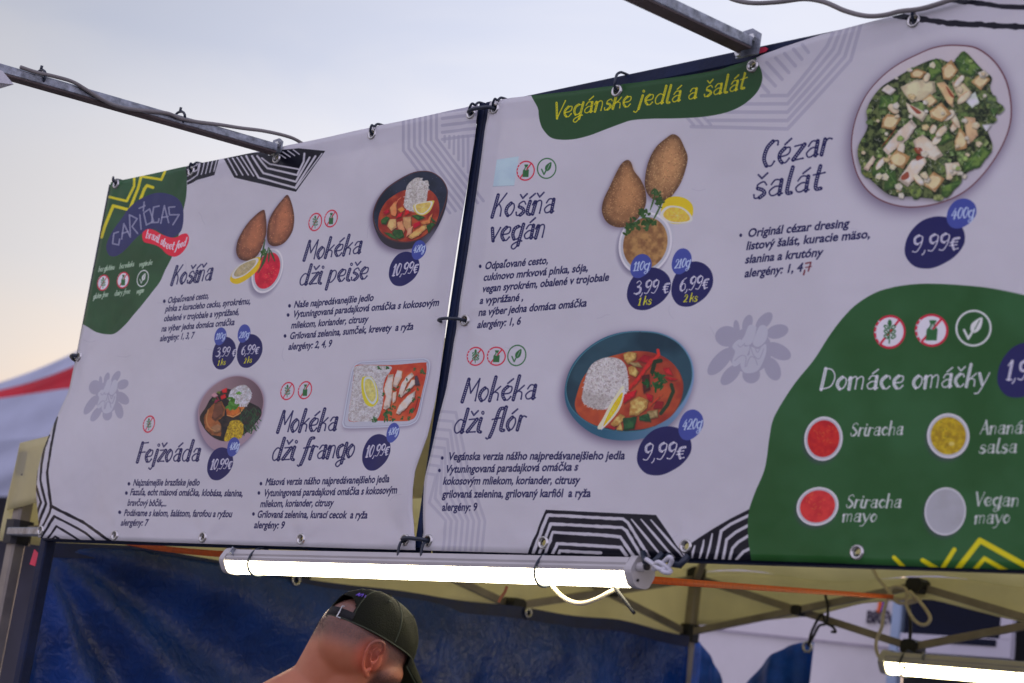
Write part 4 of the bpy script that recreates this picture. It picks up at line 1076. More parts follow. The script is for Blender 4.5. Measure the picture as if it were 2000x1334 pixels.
def grid_mesh(name, fn, nu, nv, m, parent=None, uvfn=None, off=None, thick=0):
    O = off if off is not None else (parent.location if parent is not None and parent.parent is None else Vector((0, 0, 0)))
    V = []
    for j in range(nv + 1):
        for i in range(nu + 1): V.append(tuple(Vector(fn(i / nu, j / nv)) - Vector(O)))
    F = [(j * (nu + 1) + i, j * (nu + 1) + i + 1, (j + 1) * (nu + 1) + i + 1, (j + 1) * (nu + 1) + i) for j in range(nv) for i in range(nu)]
    me = bpy.data.meshes.new(name); me.from_pydata(V, [], F); me.update()
    if uvfn:
        ul = me.uv_layers.new(name='UVMap')
        co = [uvfn(Vector(v) + Vector(O)) for v in V]
        for lp in me.loops: ul.data[lp.index].uv = co[lp.vertex_index]
    me.polygons.foreach_set('use_smooth', [True] * len(me.polygons))
    o = link(name, me, m, parent)
    if parent is None: o.location = O
    if thick:
        md = o.modifiers.new('thickness', 'SOLIDIFY'); md.thickness = thick; md.offset = 0
    return o
def curve_pts(pts, n=6): return [Vector(p) for p in smooth3(pts, n)]
def smooth3(pts, n=6):
    p = np.asarray([tuple(q) for q in pts], float); k = len(p); o = []
    for i in range(k - 1):
        a, b, c, d = p[max(i - 1, 0)], p[i], p[i + 1], p[min(i + 2, k - 1)]
        t = np.linspace(0, 1, n, endpoint=False)[:, None]
        o.append(.5 * (2 * b + (c - a) * t + (2 * a - 5 * b + 4 * c - d) * t ** 2 + (3 * b - a - 3 * c + d) * t ** 3))
    o.append(p[-1:]); return np.concatenate(o)
def sm01(a, b, x): t = min(1, max(0, (x - a) / (b - a))); return t * t * (3 - 2 * t)

M_navy = mat('navy_painted_steel', (.006, .015, .050), .5, .0, .3, 9, .15, 90, spec=.22)
M_galv = mat('galvanised_steel', (.30, .33, .37), .42, .7, .38, 38, .25, 90)
M_tan = mat('canopy_frame_steel', (.30, .27, .22), .5, .3, .15, 8)
M_blackp = mat('black_plastic', (.010, .011, .014), .55, 0, .2, 20)
M_ring = mat('nickel_grommet', (.55, .55, .52), .25, 1.0, .1, 40)
M_tie = mat('dark_cable_tie', (.012, .022, .04), .35, 0, .15, 30)
M_bolt = mat('zinc_bolt', (.6, .62, .6), .25, .9, .1, 50)
M_cable = mat('grey_cable', (.20, .19, .18), .5, 0, .1, 20)
M_cream = mat('cream_cable', (.62, .56, .40), .45, 0, .1, 20)
M_white = mat('white_plastic', (.62, .63, .66), .4, 0, .06, 12)
M_orange = mat('orange_strap_webbing', (.95, .15, .01), .6, 0, .12, 60, .2, 300)
M_red = mat('red_tag', (.7, .03, .08), .5)

# ---------------------------------------------------------------- ground
def ground():
    b = MB(); n = 24; S = 220
    b.add([(x, y, 0) for y in (-S, S) for x in (-S, S)], [(0, 1, 3, 2)])
    m = mat('worn_paving', (.21, .205, .20), .85, 0, .25, 3, .3, 25, coords='Object')
    tag(b.build('ground', m), 'grey worn paving under the stalls', None, kind='structure')
ground()

# ---------------------------------------------------------------- the printed banners
def to_px_y(X): pass
def canvas_uv(p): return ((p[0] - U0) / (U1 - U0), (p[2] - V0) / (V1 - V0))
def banner_material():
    m = bpy.data.materials.new('printed_vinyl'); m.use_nodes = True
    t = m.node_tree; t.nodes.clear(); n = t.nodes.new; l = t.links.new
    o = n('ShaderNodeOutputMaterial'); b = n('ShaderNodeBsdfPrincipled'); im = n('ShaderNodeTexImage'); im.image = img
    im.extension = 'EXTEND'
    l(im.outputs['Color'], b.inputs['Base Color'])
    b.inputs['Roughness'].default_value = .24; b.inputs['Specular IOR Level'].default_value = .26
    c = n('ShaderNodeTexCoord'); z = n('ShaderNodeTexNoise'); z.inputs['Scale'].default_value = 5; z.inputs['Detail'].default_value = 3
    z2_ = n('ShaderNodeTexNoise'); z2_.inputs['Scale'].default_value = 900; z2_.inputs['Detail'].default_value = 1
    l(c.outputs['Object'], z.inputs['Vector']); l(c.outputs['Object'], z2_.inputs['Vector'])
    bp = n('ShaderNodeBump'); bp.inputs['Strength'].default_value = .55; bp.inputs['Distance'].default_value = .02
    b2 = n('ShaderNodeBump'); b2.inputs['Strength'].default_value = .05; b2.inputs['Distance'].default_value = .002
    l(z.outputs['Fac'], bp.inputs['Height']); l(z2_.outputs['Fac'], b2.inputs['Height']); l(bp.outputs[0], b2.inputs['Normal']); l(b2.outputs[0], b.inputs['Normal'])
    tr = n('ShaderNodeBsdfTranslucent'); l(im.outputs['Color'], tr.inputs['Color'])
    mx = n('ShaderNodeMixShader'); mx.inputs[0].default_value = .26; l(b.outputs[0], mx.inputs[1]); l(tr.outputs[0], mx.inputs[2])
    tp = n('ShaderNodeBsdfTransparent'); m2 = n('ShaderNodeMixShader')
    l(im.outputs['Alpha'], m2.inputs[0]); l(tp.outputs[0], m2.inputs[1]); l(mx.outputs[0], m2.inputs[2]); l(m2.outputs[0], o.inputs[0])
    return m
M_print = banner_material()
def edge_curve(px):
    P = np.array([aty(x, y, D)[[0, 2]] for x, y in px])
    s_ = np.r_[0, np.cumsum(np.hypot(*np.diff(P, axis=0).T))]; s_ /= s_[-1]
    def f(t):
        # rounded interpolation
        return np.array([np.interp(t, s_, P[:, 0]), np.interp(t, s_, P[:, 1])])
    return f
GP = {k: [aty(x, y, D) for kk, (x, y) in GROM if kk == k] for k in 'lr'}
def sheet_depth(x, z, side, lo, hi):
    """how far the vinyl stands off the frame at (x, z): slow billows and pulls from the grommets"""
    t = (x - lo) / (hi - lo); v = (z - 1.95) / .95
    k = sin(pi * min(max(t, 0), 1)) * sin(pi * min(max(v, 0), 1)) if 0 < t < 1 and 0 < v < 1 else 0
    y = .0022 * sin(5.1 * x + 1.3 * z) + .0018 * sin(11 * x - 3.7 * z + 1) + .0013 * sin(17 * x + 9 * z)
    y = y * k
    for g in GP[side]:
        r = math.hypot(x - g[0], z - g[2]); y += .0013 * math.exp(-(r / .08) ** 2) * cos(5 * math.atan2(z - g[2], x - g[0]))
    if side == 'l':      # the bottom left corner sags and folds
        y += -.012 * math.exp(-(((x + 3.98) / .16) ** 2 + ((z - 2.1) / .16) ** 2)) + .010 * math.exp(-(((x + 3.80) / .07) ** 2 + ((z - 2.02) / .13) ** 2)) * .8
        y += -.007 * math.exp(-(((x + 2.68) / .07) ** 2 + ((z - 2.13) / .09) ** 2))
    else:                # the flap pulled loose at the upper edge, and soft folds in the green field
        y += .006 * math.exp(-(((x + 1.98) / .16) ** 2 + ((z - 2.83) / .05) ** 2))
        y += .0032 * sin(13 * (x + .55 * z)) * sm01(-1.95, -1.6, x) * sm01(2.45, 2.2, z)
    return D + y
TOPL = edge_curve([(217, 356), (300, 339), (375, 322), (460, 305), (541, 288.5), (640, 268), (727, 248), (830, 227), (934, 204)])
BOTL = edge_curve([(79, 1051), (150, 1053.5), (225, 1056), (300, 1059), (397, 1062), (500, 1065.5), (589, 1068), (700, 1071.5), (812, 1074.5)])
LEFL = edge_curve([(79, 1051), (81, 1010), (78, 960), (80, 925), (90, 880), (106, 835), (120, 800), (135, 765), (149, 700), (165, 620), (183, 530), (203, 430), (217, 356)])
RIGL = edge_curve([(812, 1074.5), (809, 1030), (806, 1000), (808, 960), (814, 920), (824, 890), (837, 850), (849, 790), (858, 740), (868, 660), (875, 600), (887, 520), (895.5, 462), (908, 390), (918, 330), (927, 268), (934, 204)])
TOPR = edge_curve([(957, 199), (1000, 191), (1052, 185), (1120, 178), (1200, 167), (1270, 157), (1330, 148), (1400, 136), (1465, 115), (1530, 91), (1600, 68.5), (1680, 48), (1750, 30), (1850, 4), (2000, -30), (2160, -67)])
BOTR = edge_curve([(823, 1075), (930, 1078), (1061, 1081.5), (1200, 1086), (1340, 1090), (1500, 1096), (1675, 1102), (1850, 1108), (2000, 1113), (2330, 1124)])
LEFR = edge_curve([(823, 1075), (827, 1035), (827, 975), (829, 937), (842, 884), (857, 817), (872, 760), (884, 690), (897, 600), (916, 480), (936, 340), (951, 230), (957, 199)])
def RIGR(t):
    a, b = BOTR(1), TOPR(1); return a + (b - a) * t
def coons(L_, R_, B_, T_):
    c00, c10, c01, c11 = B_(0), B_(1), T_(0), T_(1)
    def f(s, t):
        return (1 - t) * B_(s) + t * T_(s) + (1 - s) * L_(t) + s * R_(t) - ((1 - s) * (1 - t) * c00 + s * (1 - t) * c10 + (1 - s) * t * c01 + s * t * c11)
    return f
def banner(side, L_, R_, B_, T_, nu, nv, label):
    f = coons(L_, R_, B_, T_); lo, hi = B_(0)[0], B_(1)[0]
    c = f(.5, 0)
    root = empty('menu_banner', (c[0], D, c[1]), label, 'banner', 'printed menu banners laced to the frame')
    def P(s, t):
        x, z = f(s, t); return (x, sheet_depth(x, z, side, lo, hi), z)
    # grid rows need the printed place, so the print is laid on by position
    grid_mesh('vinyl_sheet', P, nu, nv, M_print, root, canvas_uv, thick=.0009)
    # welded hem, seen through the sheet as a second layer behind
    hm = MB()
    for a, b in ((0.0, .052), (.948, 1.0)):
        n = nu; k = len(hm.v)
        for i in range(n + 1):
            for t in (a, b):
                s = .006 + .988 * i / n; x, z = f(s, t); hm.v.append((x, sheet_depth(x, z, side, lo, hi) + .0045, z + (.002 if t == a and a == 0 else 0) - (.002 if b == 1 and t == b else 0)))
        hm.f += [(k + 2 * i, k + 2 * i + 2, k + 2 * i + 3, k + 2 * i + 1) for i in range(n)]
    for a, b in ((.004, .034), (.966, .996)):
        k = len(hm.v); n = nv
        for j in range(n + 1):
            for s in (a, b):
                x, z = f(s, .056 + .888 * j / n); hm.v.append((x, sheet_depth(x, z, side, lo, hi) + .0045, z))
        hm.f += [(k + 2 * i, k + 2 * i + 2, k + 2 * i + 3, k + 2 * i + 1) for i in range(n)]
    ho = hm.build('hem', M_hem, root, True)
    ul = ho.data.uv_layers.new(name='UVMap')
    for lp in ho.data.loops:
        q = ho.data.vertices[lp.vertex_index].co + root.location; ul.data[lp.index].uv = canvas_uv(q)
    for g in GP[side]:
        y = sheet_depth(g[0], g[2], side, lo, hi)
        r = MB(); n = 20; prof = [(.0060, .0060), (.0062, .0010), (.0072, -.0008), (.0094, -.0028), (.0116, -.0022), (.0130, .0030)]
        V = []; F = []
        for i in range(n):
            t = 2 * pi * i / n
            for rr, dy in prof: V.append((g[0] + rr * cos(t), y + dy - .0030, g[2] + rr * sin(t)))
        m_ = len(prof)
        for i in range(n):
            for j in range(m_ - 1): F.append((i * m_ + j, ((i + 1) % n) * m_ + j, ((i + 1) % n) * m_ + j + 1, i * m_ + j + 1))
        r.add(V, F); r.build('grommet', M_ring, root, True)
    return root
M_hem = mat('vinyl_back', (.30, .29, .30), .6, 0, .05, 5, trans=.1)
def _pierce(m):
    t = m.node_tree; o = [x for x in t.nodes if x.type == 'OUTPUT_MATERIAL'][0]; s = o.inputs[0].links[0].from_socket
    im = t.nodes.new('ShaderNodeTexImage'); im.image = img; im.extension = 'EXTEND'
    tp = t.nodes.new('ShaderNodeBsdfTransparent'); mx = t.nodes.new('ShaderNodeMixShader')
    t.links.new(im.outputs['Alpha'], mx.inputs[0]); t.links.new(tp.outputs[0], mx.inputs[1]); t.links.new(s, mx.inputs[2]); t.links.new(mx.outputs[0], o.inputs[0])
_pierce(M_hem)
ban_l = banner('l', LEFL, RIGL, BOTL, TOPL, 110, 76, 'left printed menu banner with round logo, four priced dishes and black stripes in its corner')
ban_r = banner('r', LEFR, RIGR, BOTR, TOPR, 150, 76, 'right printed menu banner with yellow heading on green, salad plate and list of sauces')

# ---------------------------------------------------------------- the sign frame behind them
fr = empty('banner_frame', (-2.6, D + .02, 0), 'dark navy square steel frame that carries both menu banners', 'frame')
zt = aty(215, 352, D)[2] + .002; zb = 1.957
Yf = D + .034
for x0, x1 in ((-3.985, -2.607), (-2.577, -.72)):
    h = .028
    MB().beam((x0, Yf, zt - h / 2), (x1, Yf, zt - h / 2), .03, h).build('top_rail', M_navy, fr)
    MB().beam((x0, Yf - .006, zb + .011), (x1, Yf - .006, zb + .011), .026, .020).build('bottom_rail', M_navy, fr)
for x in (-2.6140, -2.5945):
    MB().beam((x, Yf - .012, zb + .01), (x, Yf - .012, zt - .003), .0182, .028, up=(0, 1, 0)).build('post', M_navy, fr)
MB().beam((-3.987, Yf, 0), (-3.987, Yf, zt - .004), .03, .03, up=(0, 1, 0)).build('post', M_navy, fr)
MB().beam((-.735, Yf, 0), (-.735, Yf, zt - .004), .03, .03, up=(0, 1, 0)).build('post', M_navy, fr)

def tie(pts, name='cable_tie', label=None, w=.0035, m=None, grp='dark plastic ties lacing the banners to the frame'):
    o = MB().tube(smooth3(pts, 5), w, 7).build(name, m or M_tie, None, True, off=pts[0])
    return tag(o, label, 'cable tie', grp)
def G_(px, py): return Vector(aty(px, py, D))
def lace(px, py, label, tx=0.0, lift=.03):
    """tie from a grommet in the upper edge up and over the top rail"""
    g = G_(px, py)
    q = [g + Vector((0, .008, 0)), g + Vector((.001, -.008, .004)), g + Vector((.004 + tx * .5, -.012, .016)), Vector((g.x + tx, D - .004, zt - .010)), Vector((g.x + tx, D + .004, zt - .002)), Vector((g.x + tx, D + .014, zt + .0005)), Vector((g.x + tx, D + .03, zt + .0015)), Vector((g.x + tx, D + .046, zt + .0005)), Vector((g.x + tx, D + .054, zt - .008)), Vector((g.x + tx, D + .05, g.z - .006)), g + Vector((.004, .02, -.004))]
    return tie(q, label=label, w=.0027)
lace(227.5, 360, 'dark tie at the top left corner grommet of the left banner', -.012)
lace(374.5, 335, 'dark tie over the rail where the green print meets black stripes', .006)
lace(727.5, 262.5, 'dark tie over the top rail between hexagon pattern and pale lines', .006)
lace(920.5, 222, 'dark looped tie at the upper right corner of the left banner', .012)
lace(966.5, 212.8, 'dark looped tie at the upper left corner of the right banner', .008)
lace(1205, 178, 'dark tie at the grommet above the yellow heading on green', -.002)
lace(1785, 41, 'dark tie at the grommet beside the upper right black stripes', .0)
def cross(p1, p2, label, w=.0042):
    a, b = G_(*p1), G_(*p2)
    q = [a + Vector((0, .010, 0)), a + Vector((.002, -.010, 0)), a.lerp(b, .3) + Vector((0, -.014, .002)), a.lerp(b, .7) + Vector((0, -.014, .001)), b + Vector((-.002, -.010, 0)), b + Vector((0, .010, 0))]
    return tie(q, label=label, w=w)
cross((920.5, 222), (966.5, 212.8), 'flat dark tie joining the two banners across the post at the top')
cross((862, 628), (908.7, 626), 'dark tie around the middle post beside a grommet half way down', .0034)
cross((791.7, 1055), (837, 1056), 'flat dark tie joining the two banners across the post at the bottom')
def tail(px, py, label):
    g = G_(px, py)
    tie([g + Vector((0, .008, 0)), g + Vector((-.002, -.009, -.006)), g + Vector((-.002, -.012, -.028)), g + Vector((.004, -.010, -.042)), g + Vector((.02, -.012, -.048)), g + Vector((.034, -.006, -.046))], label=label, w=.003)
tail(791.7, 1055, 'drooping dark tie end below the left banner at the middle post')
tail(837, 1056, 'drooping dark tie end below the right banner at the middle post')
g_ = G_(154.4, 697)
tie([g_ + Vector((.004, -.008, 0)), g_ + Vector((-.01, -.012, .002)), g_ + Vector((-.03, -.004, .002)), g_ + Vector((-.05, .02, 0)), g_ + Vector((-.048, .06, 0))], label='short dark tie at the left edge of the left banner, half way down', w=.005)

# ---------------------------------------------------------------- brackets that reach out over the street
def bracket(p0, far, ext, label, w=.031, ps=1.0):
    P0 = Vector(aty(p0[0], p0[1], D - .004)); F = Vector(atx(far[0], far[1], P0.x)); d = (F - P0).normalized(); E_ = F + d * ext
    root = empty('bracket_arm', tuple(P0), label, 'bracket', 'steel bracket arms above the banners')
    MB().beam(P0 + d * .012, E_, w, w * .62, up=(0, 0, 1), bev=.003).build('arm', M_galv, root)
    MB().beam(P0 + d * .012 + Vector((0, 0, -w * .33)), E_ + Vector((0, 0, -w * .33)), w * .96, .004, up=(0, 0, 1), bev=.0005).build('lower_flange', mat('dark_underside', (.10, .075, .07), .7, .3, .3, 15), root)  # lower face coloured darker and browner than the arm
    pl = MB().prism([(x * ps, z * ps + (1 - ps) * .02) for x, z in ((-.028, -.032), (.034, -.03), (.036, .018), (.012, .034), (-.028, .030))], P0 + Vector((0, -.004, -.002)), (1, 0, 0), (0, 0, 1), (0, 1, 0), .004).build('mounting_plate', M_galv, root)
    for dx, dz in ((.018 * ps, .008), (-.016 * ps, -.02 * ps)):
        c = P0 + Vector((dx, -.012, dz)); MB().tube([c, c + Vector((0, .009, 0))], .0075, 6).build('bolt', M_bolt, root)
    return root, P0, d, E_
a1 = bracket((541, 292), (0, 137), .35, 'long grey steel bracket arm with cable strapped along it, above the left banner', .032, .55)
a2 = bracket((1461, 88), (1274, 0), .9, 'grey steel bracket arm bolted above the yellow heading of the right banner', .036, .8)
def on_arm(px, py, a, lift=0.0, toward=0.0):
    P = Vector(atx(px, py, a[1].x + toward)); return P
cab = [(40, 131), (70, 141), (105, 149), (140, 159), (165, 173), (195, 192), (225, 206), (262, 214), (300, 218), (330, 222), (352, 231), (385, 238), (425, 243), (470, 250), (510, 255), (545, 262), (572, 270), (590, 280)]
tag(MB().tube(smooth3([on_arm(x, y, a1, 0, .02 if x < 360 else .017) for x, y in cab], 5), .0042, 8).build('power_cable', M_cable, None, True, off=tuple(a1[1])), 'grey cable wavering along the left bracket arm', 'cable')
for (x, y), lb in (((78, 153), 'black tie near the outer end of the left bracket arm'), ((350, 233), 'black tie in the middle of the left bracket arm')):
    c = on_arm(x, y, a1); d = a1[2]; u = Vector((1, 0, 0)).cross(d).normalized()
    if u.z < 0: u = -u
    q = []
    for k in range(17):
        t = 2 * pi * k / 16; q.append(c + Vector((1, 0, 0)) * .021 * cos(t) + u * (.0155 * sin(t) + .002))
    b = MB().tube(q, .003, 6); b.tube([c + u * .016, c + u * .027 + Vector((.003, 0, 0))], .003, 6)
    tag(b.build('cable_tie', M_tie, None, True, off=tuple(c)), lb, 'cable tie', 'black ties on the bracket arm')
cab2 = [(1395, -22), (1430, -2), (1470, 6), (1520, 4), (1570, -2), (1610, 4), (1650, 21), (1690, 31), (1725, 30), (1760, 22), (1800, 17), (1850, 2), (1900, -16)]
tag(MB().tube(smooth3([aty(x, y, D - .012) for x, y in cab2], 5), .0044, 8).build('power_cable', M_cable, None, True, off=tuple(aty(1690, 31, D))), 'grey cable hanging in waves along the upper edge of the right banner', 'cable')

# flood lamp at the end of the left arm (only its corner shows)
P = Vector(atx(-30, 150, a1[1].x + .02))
lampr = empty('flood_lamp', tuple(P), 'pale blue grey flood lamp hanging under the end of the left arm', 'lamp')
c0, c1_, c2_ = Vector(atx(27, 165, P.x)), Vector(atx(-60, 195, P.x)), Vector(atx(8, 152, P.x))
MB().prism([(0, 0), (-.03, .018), (-.10, .018), (-.17, -.02), (-.16, -.04)], c0, tuple((Vector((0, 1, 0)))), (0, 0, 1), (-1, 0, 0), .16).build('housing', M_white, lampr)
MB().beam(c0 + Vector((-.08, -.08, .012)), c0 + Vector((-.08, -.09, .07)), .03, .004).build('bracket', M_galv, lampr)

# ---------------------------------------------------------------- fluorescent battens
M_tube = mat('lit_diffuser', (.9, .88, .8), .3, 0, .02, 5, emit=((1.0, .88, .60), 15.0))
M_tube2 = mat('lit_diffuser_far', (.9, .88, .7), .3, 0, .02, 5, emit=((1.0, .86, .48), 14.0))
M_house = mat('lamp_housing_plastic', (.50, .49, .47), .32, 0, .06, 6)
def batten(A, B, s, label, tiesat, mt, clip=.04):
    A, B = Vector(A), Vector(B); ax = (B - A).normalized(); n_ = Vector((0, 0, 1)); ay = n_.cross(ax).normalized(); az = ax.cross(ay).normalized()
    root = empty('tube_light', tuple(A.lerp(B, .5)), label, 'lamp', 'lit fluorescent tube lamps')
    def prof(r, t0, t1, n=14, sq=1.0): return [(r * cos(t0 + (t1 - t0) * k / n), r * sq * sin(t0 + (t1 - t0) * k / n)) for k in range(n + 1)]
    hs = [(-.040, -.002), (-.042, .008), (-.038, .014), (-.040, .020), (-.034, .034), (-.022, .036), (.022, .036), (.034, .034), (.040, .020), (.038, .014), (.042, .008), (.040, -.002)]
    e = ax * .022 * s
    MB().prism([(x * s, z * s) for x, z in hs], A + e, ay, az, ax, (B - A).length - .044 * s).build('housing', M_house, root)
    df = [(x * s, z * s) for x, z in prof(.0385, pi, 2 * pi, 16, .92)]
    MB().prism([(x, z - .0022 * s) for x, z in df], A + e * 1.05, ay, az, ax, (B - A).length - .0463 * s).build('diffuser', mt, root, False)
    cp = [(x * s, z * s) for x, z in [(.046 * cos(t) * (1 + .035 * cos(6 * t)), .042 * sin(t) * (1 + .035 * cos(6 * t)) + .001) for t in np.linspace(0, 2 * pi, 37)[:-1]]]
    for q, d_ in ((A, 1), (B - ax * .024 * s, 1)):
        MB().prism(cp, q, ay, az, ax, .024 * s).build('end_cap', M_house, root)
    for t in tiesat:
        c = A.lerp(B, t); k = [c + ay * .046 * s * cos(u) + az * ((.044 if sin(u) > 0 else .043) * s * sin(u)) for u in np.linspace(0, 2 * pi, 25)]
        k = [p + ax * .006 * sin(i * .26) for i, p in enumerate(k)]
        tag(MB().tube(k, .0038 * s, 6).build('lamp_tie', M_tie, None, True, off=tuple(c)), 'dark tie around the %s of the %s lamp' % (('left end' if t < .5 else 'right half'), 'front' if mt is M_tube else 'rear'), 'cable tie', 'dark ties round the lamps')
    # spring clip and cable gland
    c = A + ax * clip; MB().beam(c + az * .036 * s - ay * .036 * s, c + az * .016 * s - ay * .044 * s, .024 * s, .004 * s, up=tuple(ax)).build('clip', M_galv, root)
    c = B + ax * .001
    MB().tube([c + az * .012 * s - ay * .014, c + ax * .022 * s + az * .012 * s - ay * .014], .012 * s, 12).build('cable_gland', M_house, root)
    MB().tube([c + ax * .022 * s + az * .012 * s - ay * .014, c + ax * .03 * s + az * .012 * s - ay * .014], .008 * s, 12).build('gland_nut', M_blackp, root)
    for dy, dz in ((-.02, -.022), (.0, .02)):
        MB().tube([c + ay * dy * s + az * dz * s, c + ay * dy * s + az * dz * s + ax * .002], .004 * s, 8).build('screw', M_blackp, root)
    return root, ax, ay, az
YL = D + .012
lampA, lampB = aty(451, 1097, YL), aty(1256, 1119, YL)
L1 = batten(lampA, lampB, .69, 'long lit tube lamp hung under the menu banners, above the man in the cap', (.087, .805), M_tube)
lA2, lB2 = aty(1729, 1294, 5.33), aty(2000, 1316, 5.33)
lB2 = lA2 + (lB2 - lA2) / np.linalg.norm(lB2 - lA2) * 1.22
L2 = batten(lA2, lB2, 1.0, 'lit yellowish tube lamp at the lower right, under the canopy struts', (.07,), M_tube2, .17)
# cable loop and tie tail under the front lamp
tag(MB().tube(smooth3([aty(x, y, YL + .02) for x, y in ((1068, 1128), (1080, 1146), (1098, 1165), (1118, 1176), (1140, 1178), (1165, 1170), (1188, 1158), (1206, 1148), (1225, 1130))], 5), .0042, 8).build('lamp_cable', M_cream, None, True, off=tuple(aty(1130, 1176, YL))), 'cream cable loop drooping under the right half of the front lamp', 'cable')
tag(MB().tube(smooth3([aty(x, y, YL) for x, y in ((1196, 1140), (1204, 1152), (1222, 1175), (1239, 1198))], 4), .0032, 6).build('tie_tail', M_blackp, None, True, off=tuple(aty(1239, 1198, YL))), 'stiff black tie tail pointing down below the front lamp', 'cable tie')
kn = [(1262, 1092), (1276, 1102), (1290, 1112), (1304, 1108), (1312, 1096), (1308, 1088), (1296, 1098), (1288, 1110), (1300, 1118), (1310, 1116), (1300, 1106), (1284, 1098), (1276, 1112), (1286, 1108)]
tag(MB().tube(smooth3([aty(x, y, D - .02 - .006 * (i % 3)) for i, (x, y) in enumerate(kn)], 4), .0042, 7).build('cord_knot', M_white, None, True, off=tuple(aty(1296, 1105, D))), 'knotted white cord at the right end of the front lamp', 'cord')
# hooks under the bottom rail
for i, (x, y) in enumerate(((1272, 1093), (1322, 1098))):
    c = Vector(aty(x, y, D - .006)); tag(MB().tube([c + Vector((-.02, 0, .012)), c + Vector((-.008, -.006, -.004)), c + Vector((.012, -.006, -.006)), c + Vector((.024, 0, .012))], .006, 7).build('rail_tie', M_tie, None, True, off=tuple(c)),
        'dark tie bunched on the bottom rail %s the knotted white cord' % ('left of' if i == 0 else 'right of'), 'cable tie', 'dark ties on the bottom rail')

# ---------------------------------------------------------------- the pop-up canopy
FL_, BL_, BR_, FR_ = (-4.43, 2.56), (-4.32, 5.42), (-1.40, 5.42), (-1.40, 2.56)
EZ = {FL_: 2.245, BL_: 2.36, BR_: 2.37, FR_: 2.33}
can = empty('pop_up_canopy', (-2.86, 4.0, 0), 'cream pop-up canopy with folding steel frame behind the banners', 'canopy')
M_can = mat('canopy_cloth', (.88, .84, .54), .75, 0, .06, 3, .1, 30, trans=.6)
apex = Vector((-2.86, 4.0, 3.12))
cor = [Vector((x, y, EZ[(x, y)])) for x, y in (FL_, BL_, BR_, FR_)]
def roof_pt(s, t, a, b):
    e = a.lerp(b, s); p = e.lerp(apex, t)
    sag = .05 * sin(pi * t) * (1 - .6 * abs(2 * s - 1)); p.z -= sag
    p.z += .010 * sin(46 * t + 3 * sin(5 * s)) * (1 - t) * min(1, t * 8)
    p.z += .012 * sin(7 * s * pi) * (1 - t) + .006 * sin(23 * s + 9 * t)
    return p
for i in range(4):
    a, b = cor[i], cor[(i + 1) % 4]
    grid_mesh('roof_panel', lambda s, t: roof_pt(s, t * .995, a, b), 28, 14, M_can, can, thick=.002)
    def val(s, t, a=a, b=b, i=i):
        p = a.lerp(b, s); out_ = (b - a).cross(Vector((0, 0, 1))).normalized() * -1
        q = Vector((p.x, p.y, p.z)); q.z += .012 * sin(7 * s * pi)
        drop = (.27, .20, .2, .185)[i]
        if i == 1: drop = float(np.interp(s, [0, .08, .26, .36, .5, 1], [.2, .19, .09, .075, .12, .19]))
        q.z -= t * drop + .01 * t * sin(s * 19)
        q += out_ * (.012 * sin(s * 27 + t * 2) * t + .008 * sin(s * 61 + 3 * t) * t)
        return q
    grid_mesh('valance', val, 70, 8, M_can, can, thick=.002)
def leg(x, y, z, nm='leg'):
    MB().beam((x, y, 0), (x, y, z), .04, .04, up=(0, 1, 0), bev=.006).build(nm, M_tan, can)
for (x, y) in (FL_, BL_, BR_, FR_):
    ix, iy = (.03 if x < -3 else -.03), (.03 if y < 4 else -.03)
    if (x, y) == FR_: continue
    leg(x + ix, y + iy, EZ[(x, y)] - .02)
    for z_ in ((2.345, 2.13) if y > 4 else (2.19, 2.005)):
        MB().beam((x + ix, y + iy, z_ - .035), (x + ix, y + iy, z_ + .03), .062, .062, up=(0, 1, 0), bev=.012).build('corner_joint', M_blackp, can)
def truss(A, B, n, zt0, zb0, zt1, zb1):
    A, B = Vector((A[0], A[1], 0)), Vector((B[0], B[1], 0)); d = (B - A).normalized(); nrm = Vector((-d.y, d.x, 0)) * .013
    for k in range(n):
        s0, s1 = k / n, (k + 1) / n
        p0, p1 = A.lerp(B, s0), A.lerp(B, s1)
        t0, t1 = zt0 + (zt1 - zt0) * s0, zt0 + (zt1 - zt0) * s1; b0, b1 = zb0 + (zb1 - zb0) * s0, zb0 + (zb1 - zb0) * s1
        for (za, zb_), sg in (((t0, b1), 1), ((b0, t1), -1)):
            MB().beam(p0 + Vector((0, 0, za)) + nrm * sg, p1 + Vector((0, 0, zb_)) + nrm * sg, .013, .026).build('strut', M_tan, can)
        c = p0.lerp(p1, .5) + Vector((0, 0, (t0 + b0 + t1 + b1) / 4)); MB().beam(c - nrm * 2.2 + Vector((0, 0, 0)), c + nrm * 2.2, .04, .036, bev=.008).build('pivot', M_blackp, can)
        if k < n - 1:
            for z_ in (t1, b1):
                c = p1 + Vector((0, 0, z_)); MB().beam(c - nrm * 2.4, c + nrm * 2.4, .062, .05, bev=.012).build('hub', M_blackp, can)
truss((-4.28, 5.39), (-1.43, 5.39), 3, 2.335, 2.13, 2.345, 2.13)
truss((-4.38, 2.6), (-4.29, 5.39), 3, 2.2, 2.01, 2.335, 2.13)
# folded rafter from the far corner to the apex, and the front-left slanting brace
MB().beam((-4.27, 5.37, 2.33), tuple(apex - Vector((0, 0, .03))), .026, .026).build('rafter', M_tan, can)
MB().beam((-4.38, 2.62, 2.2), tuple(apex - Vector((0, 0, .03))), .026, .026).build('rafter', M_tan, can)
MB().beam((-1.43, 5.37, 2.33), tuple(apex - Vector((0, 0, .03))), .026, .026).build('rafter', M_tan, can)
MB().beam((-4.38, 2.56, 2.0), (-4.0, 2.45, 1.985), .03, .02).build('side_brace', M_galv, can)

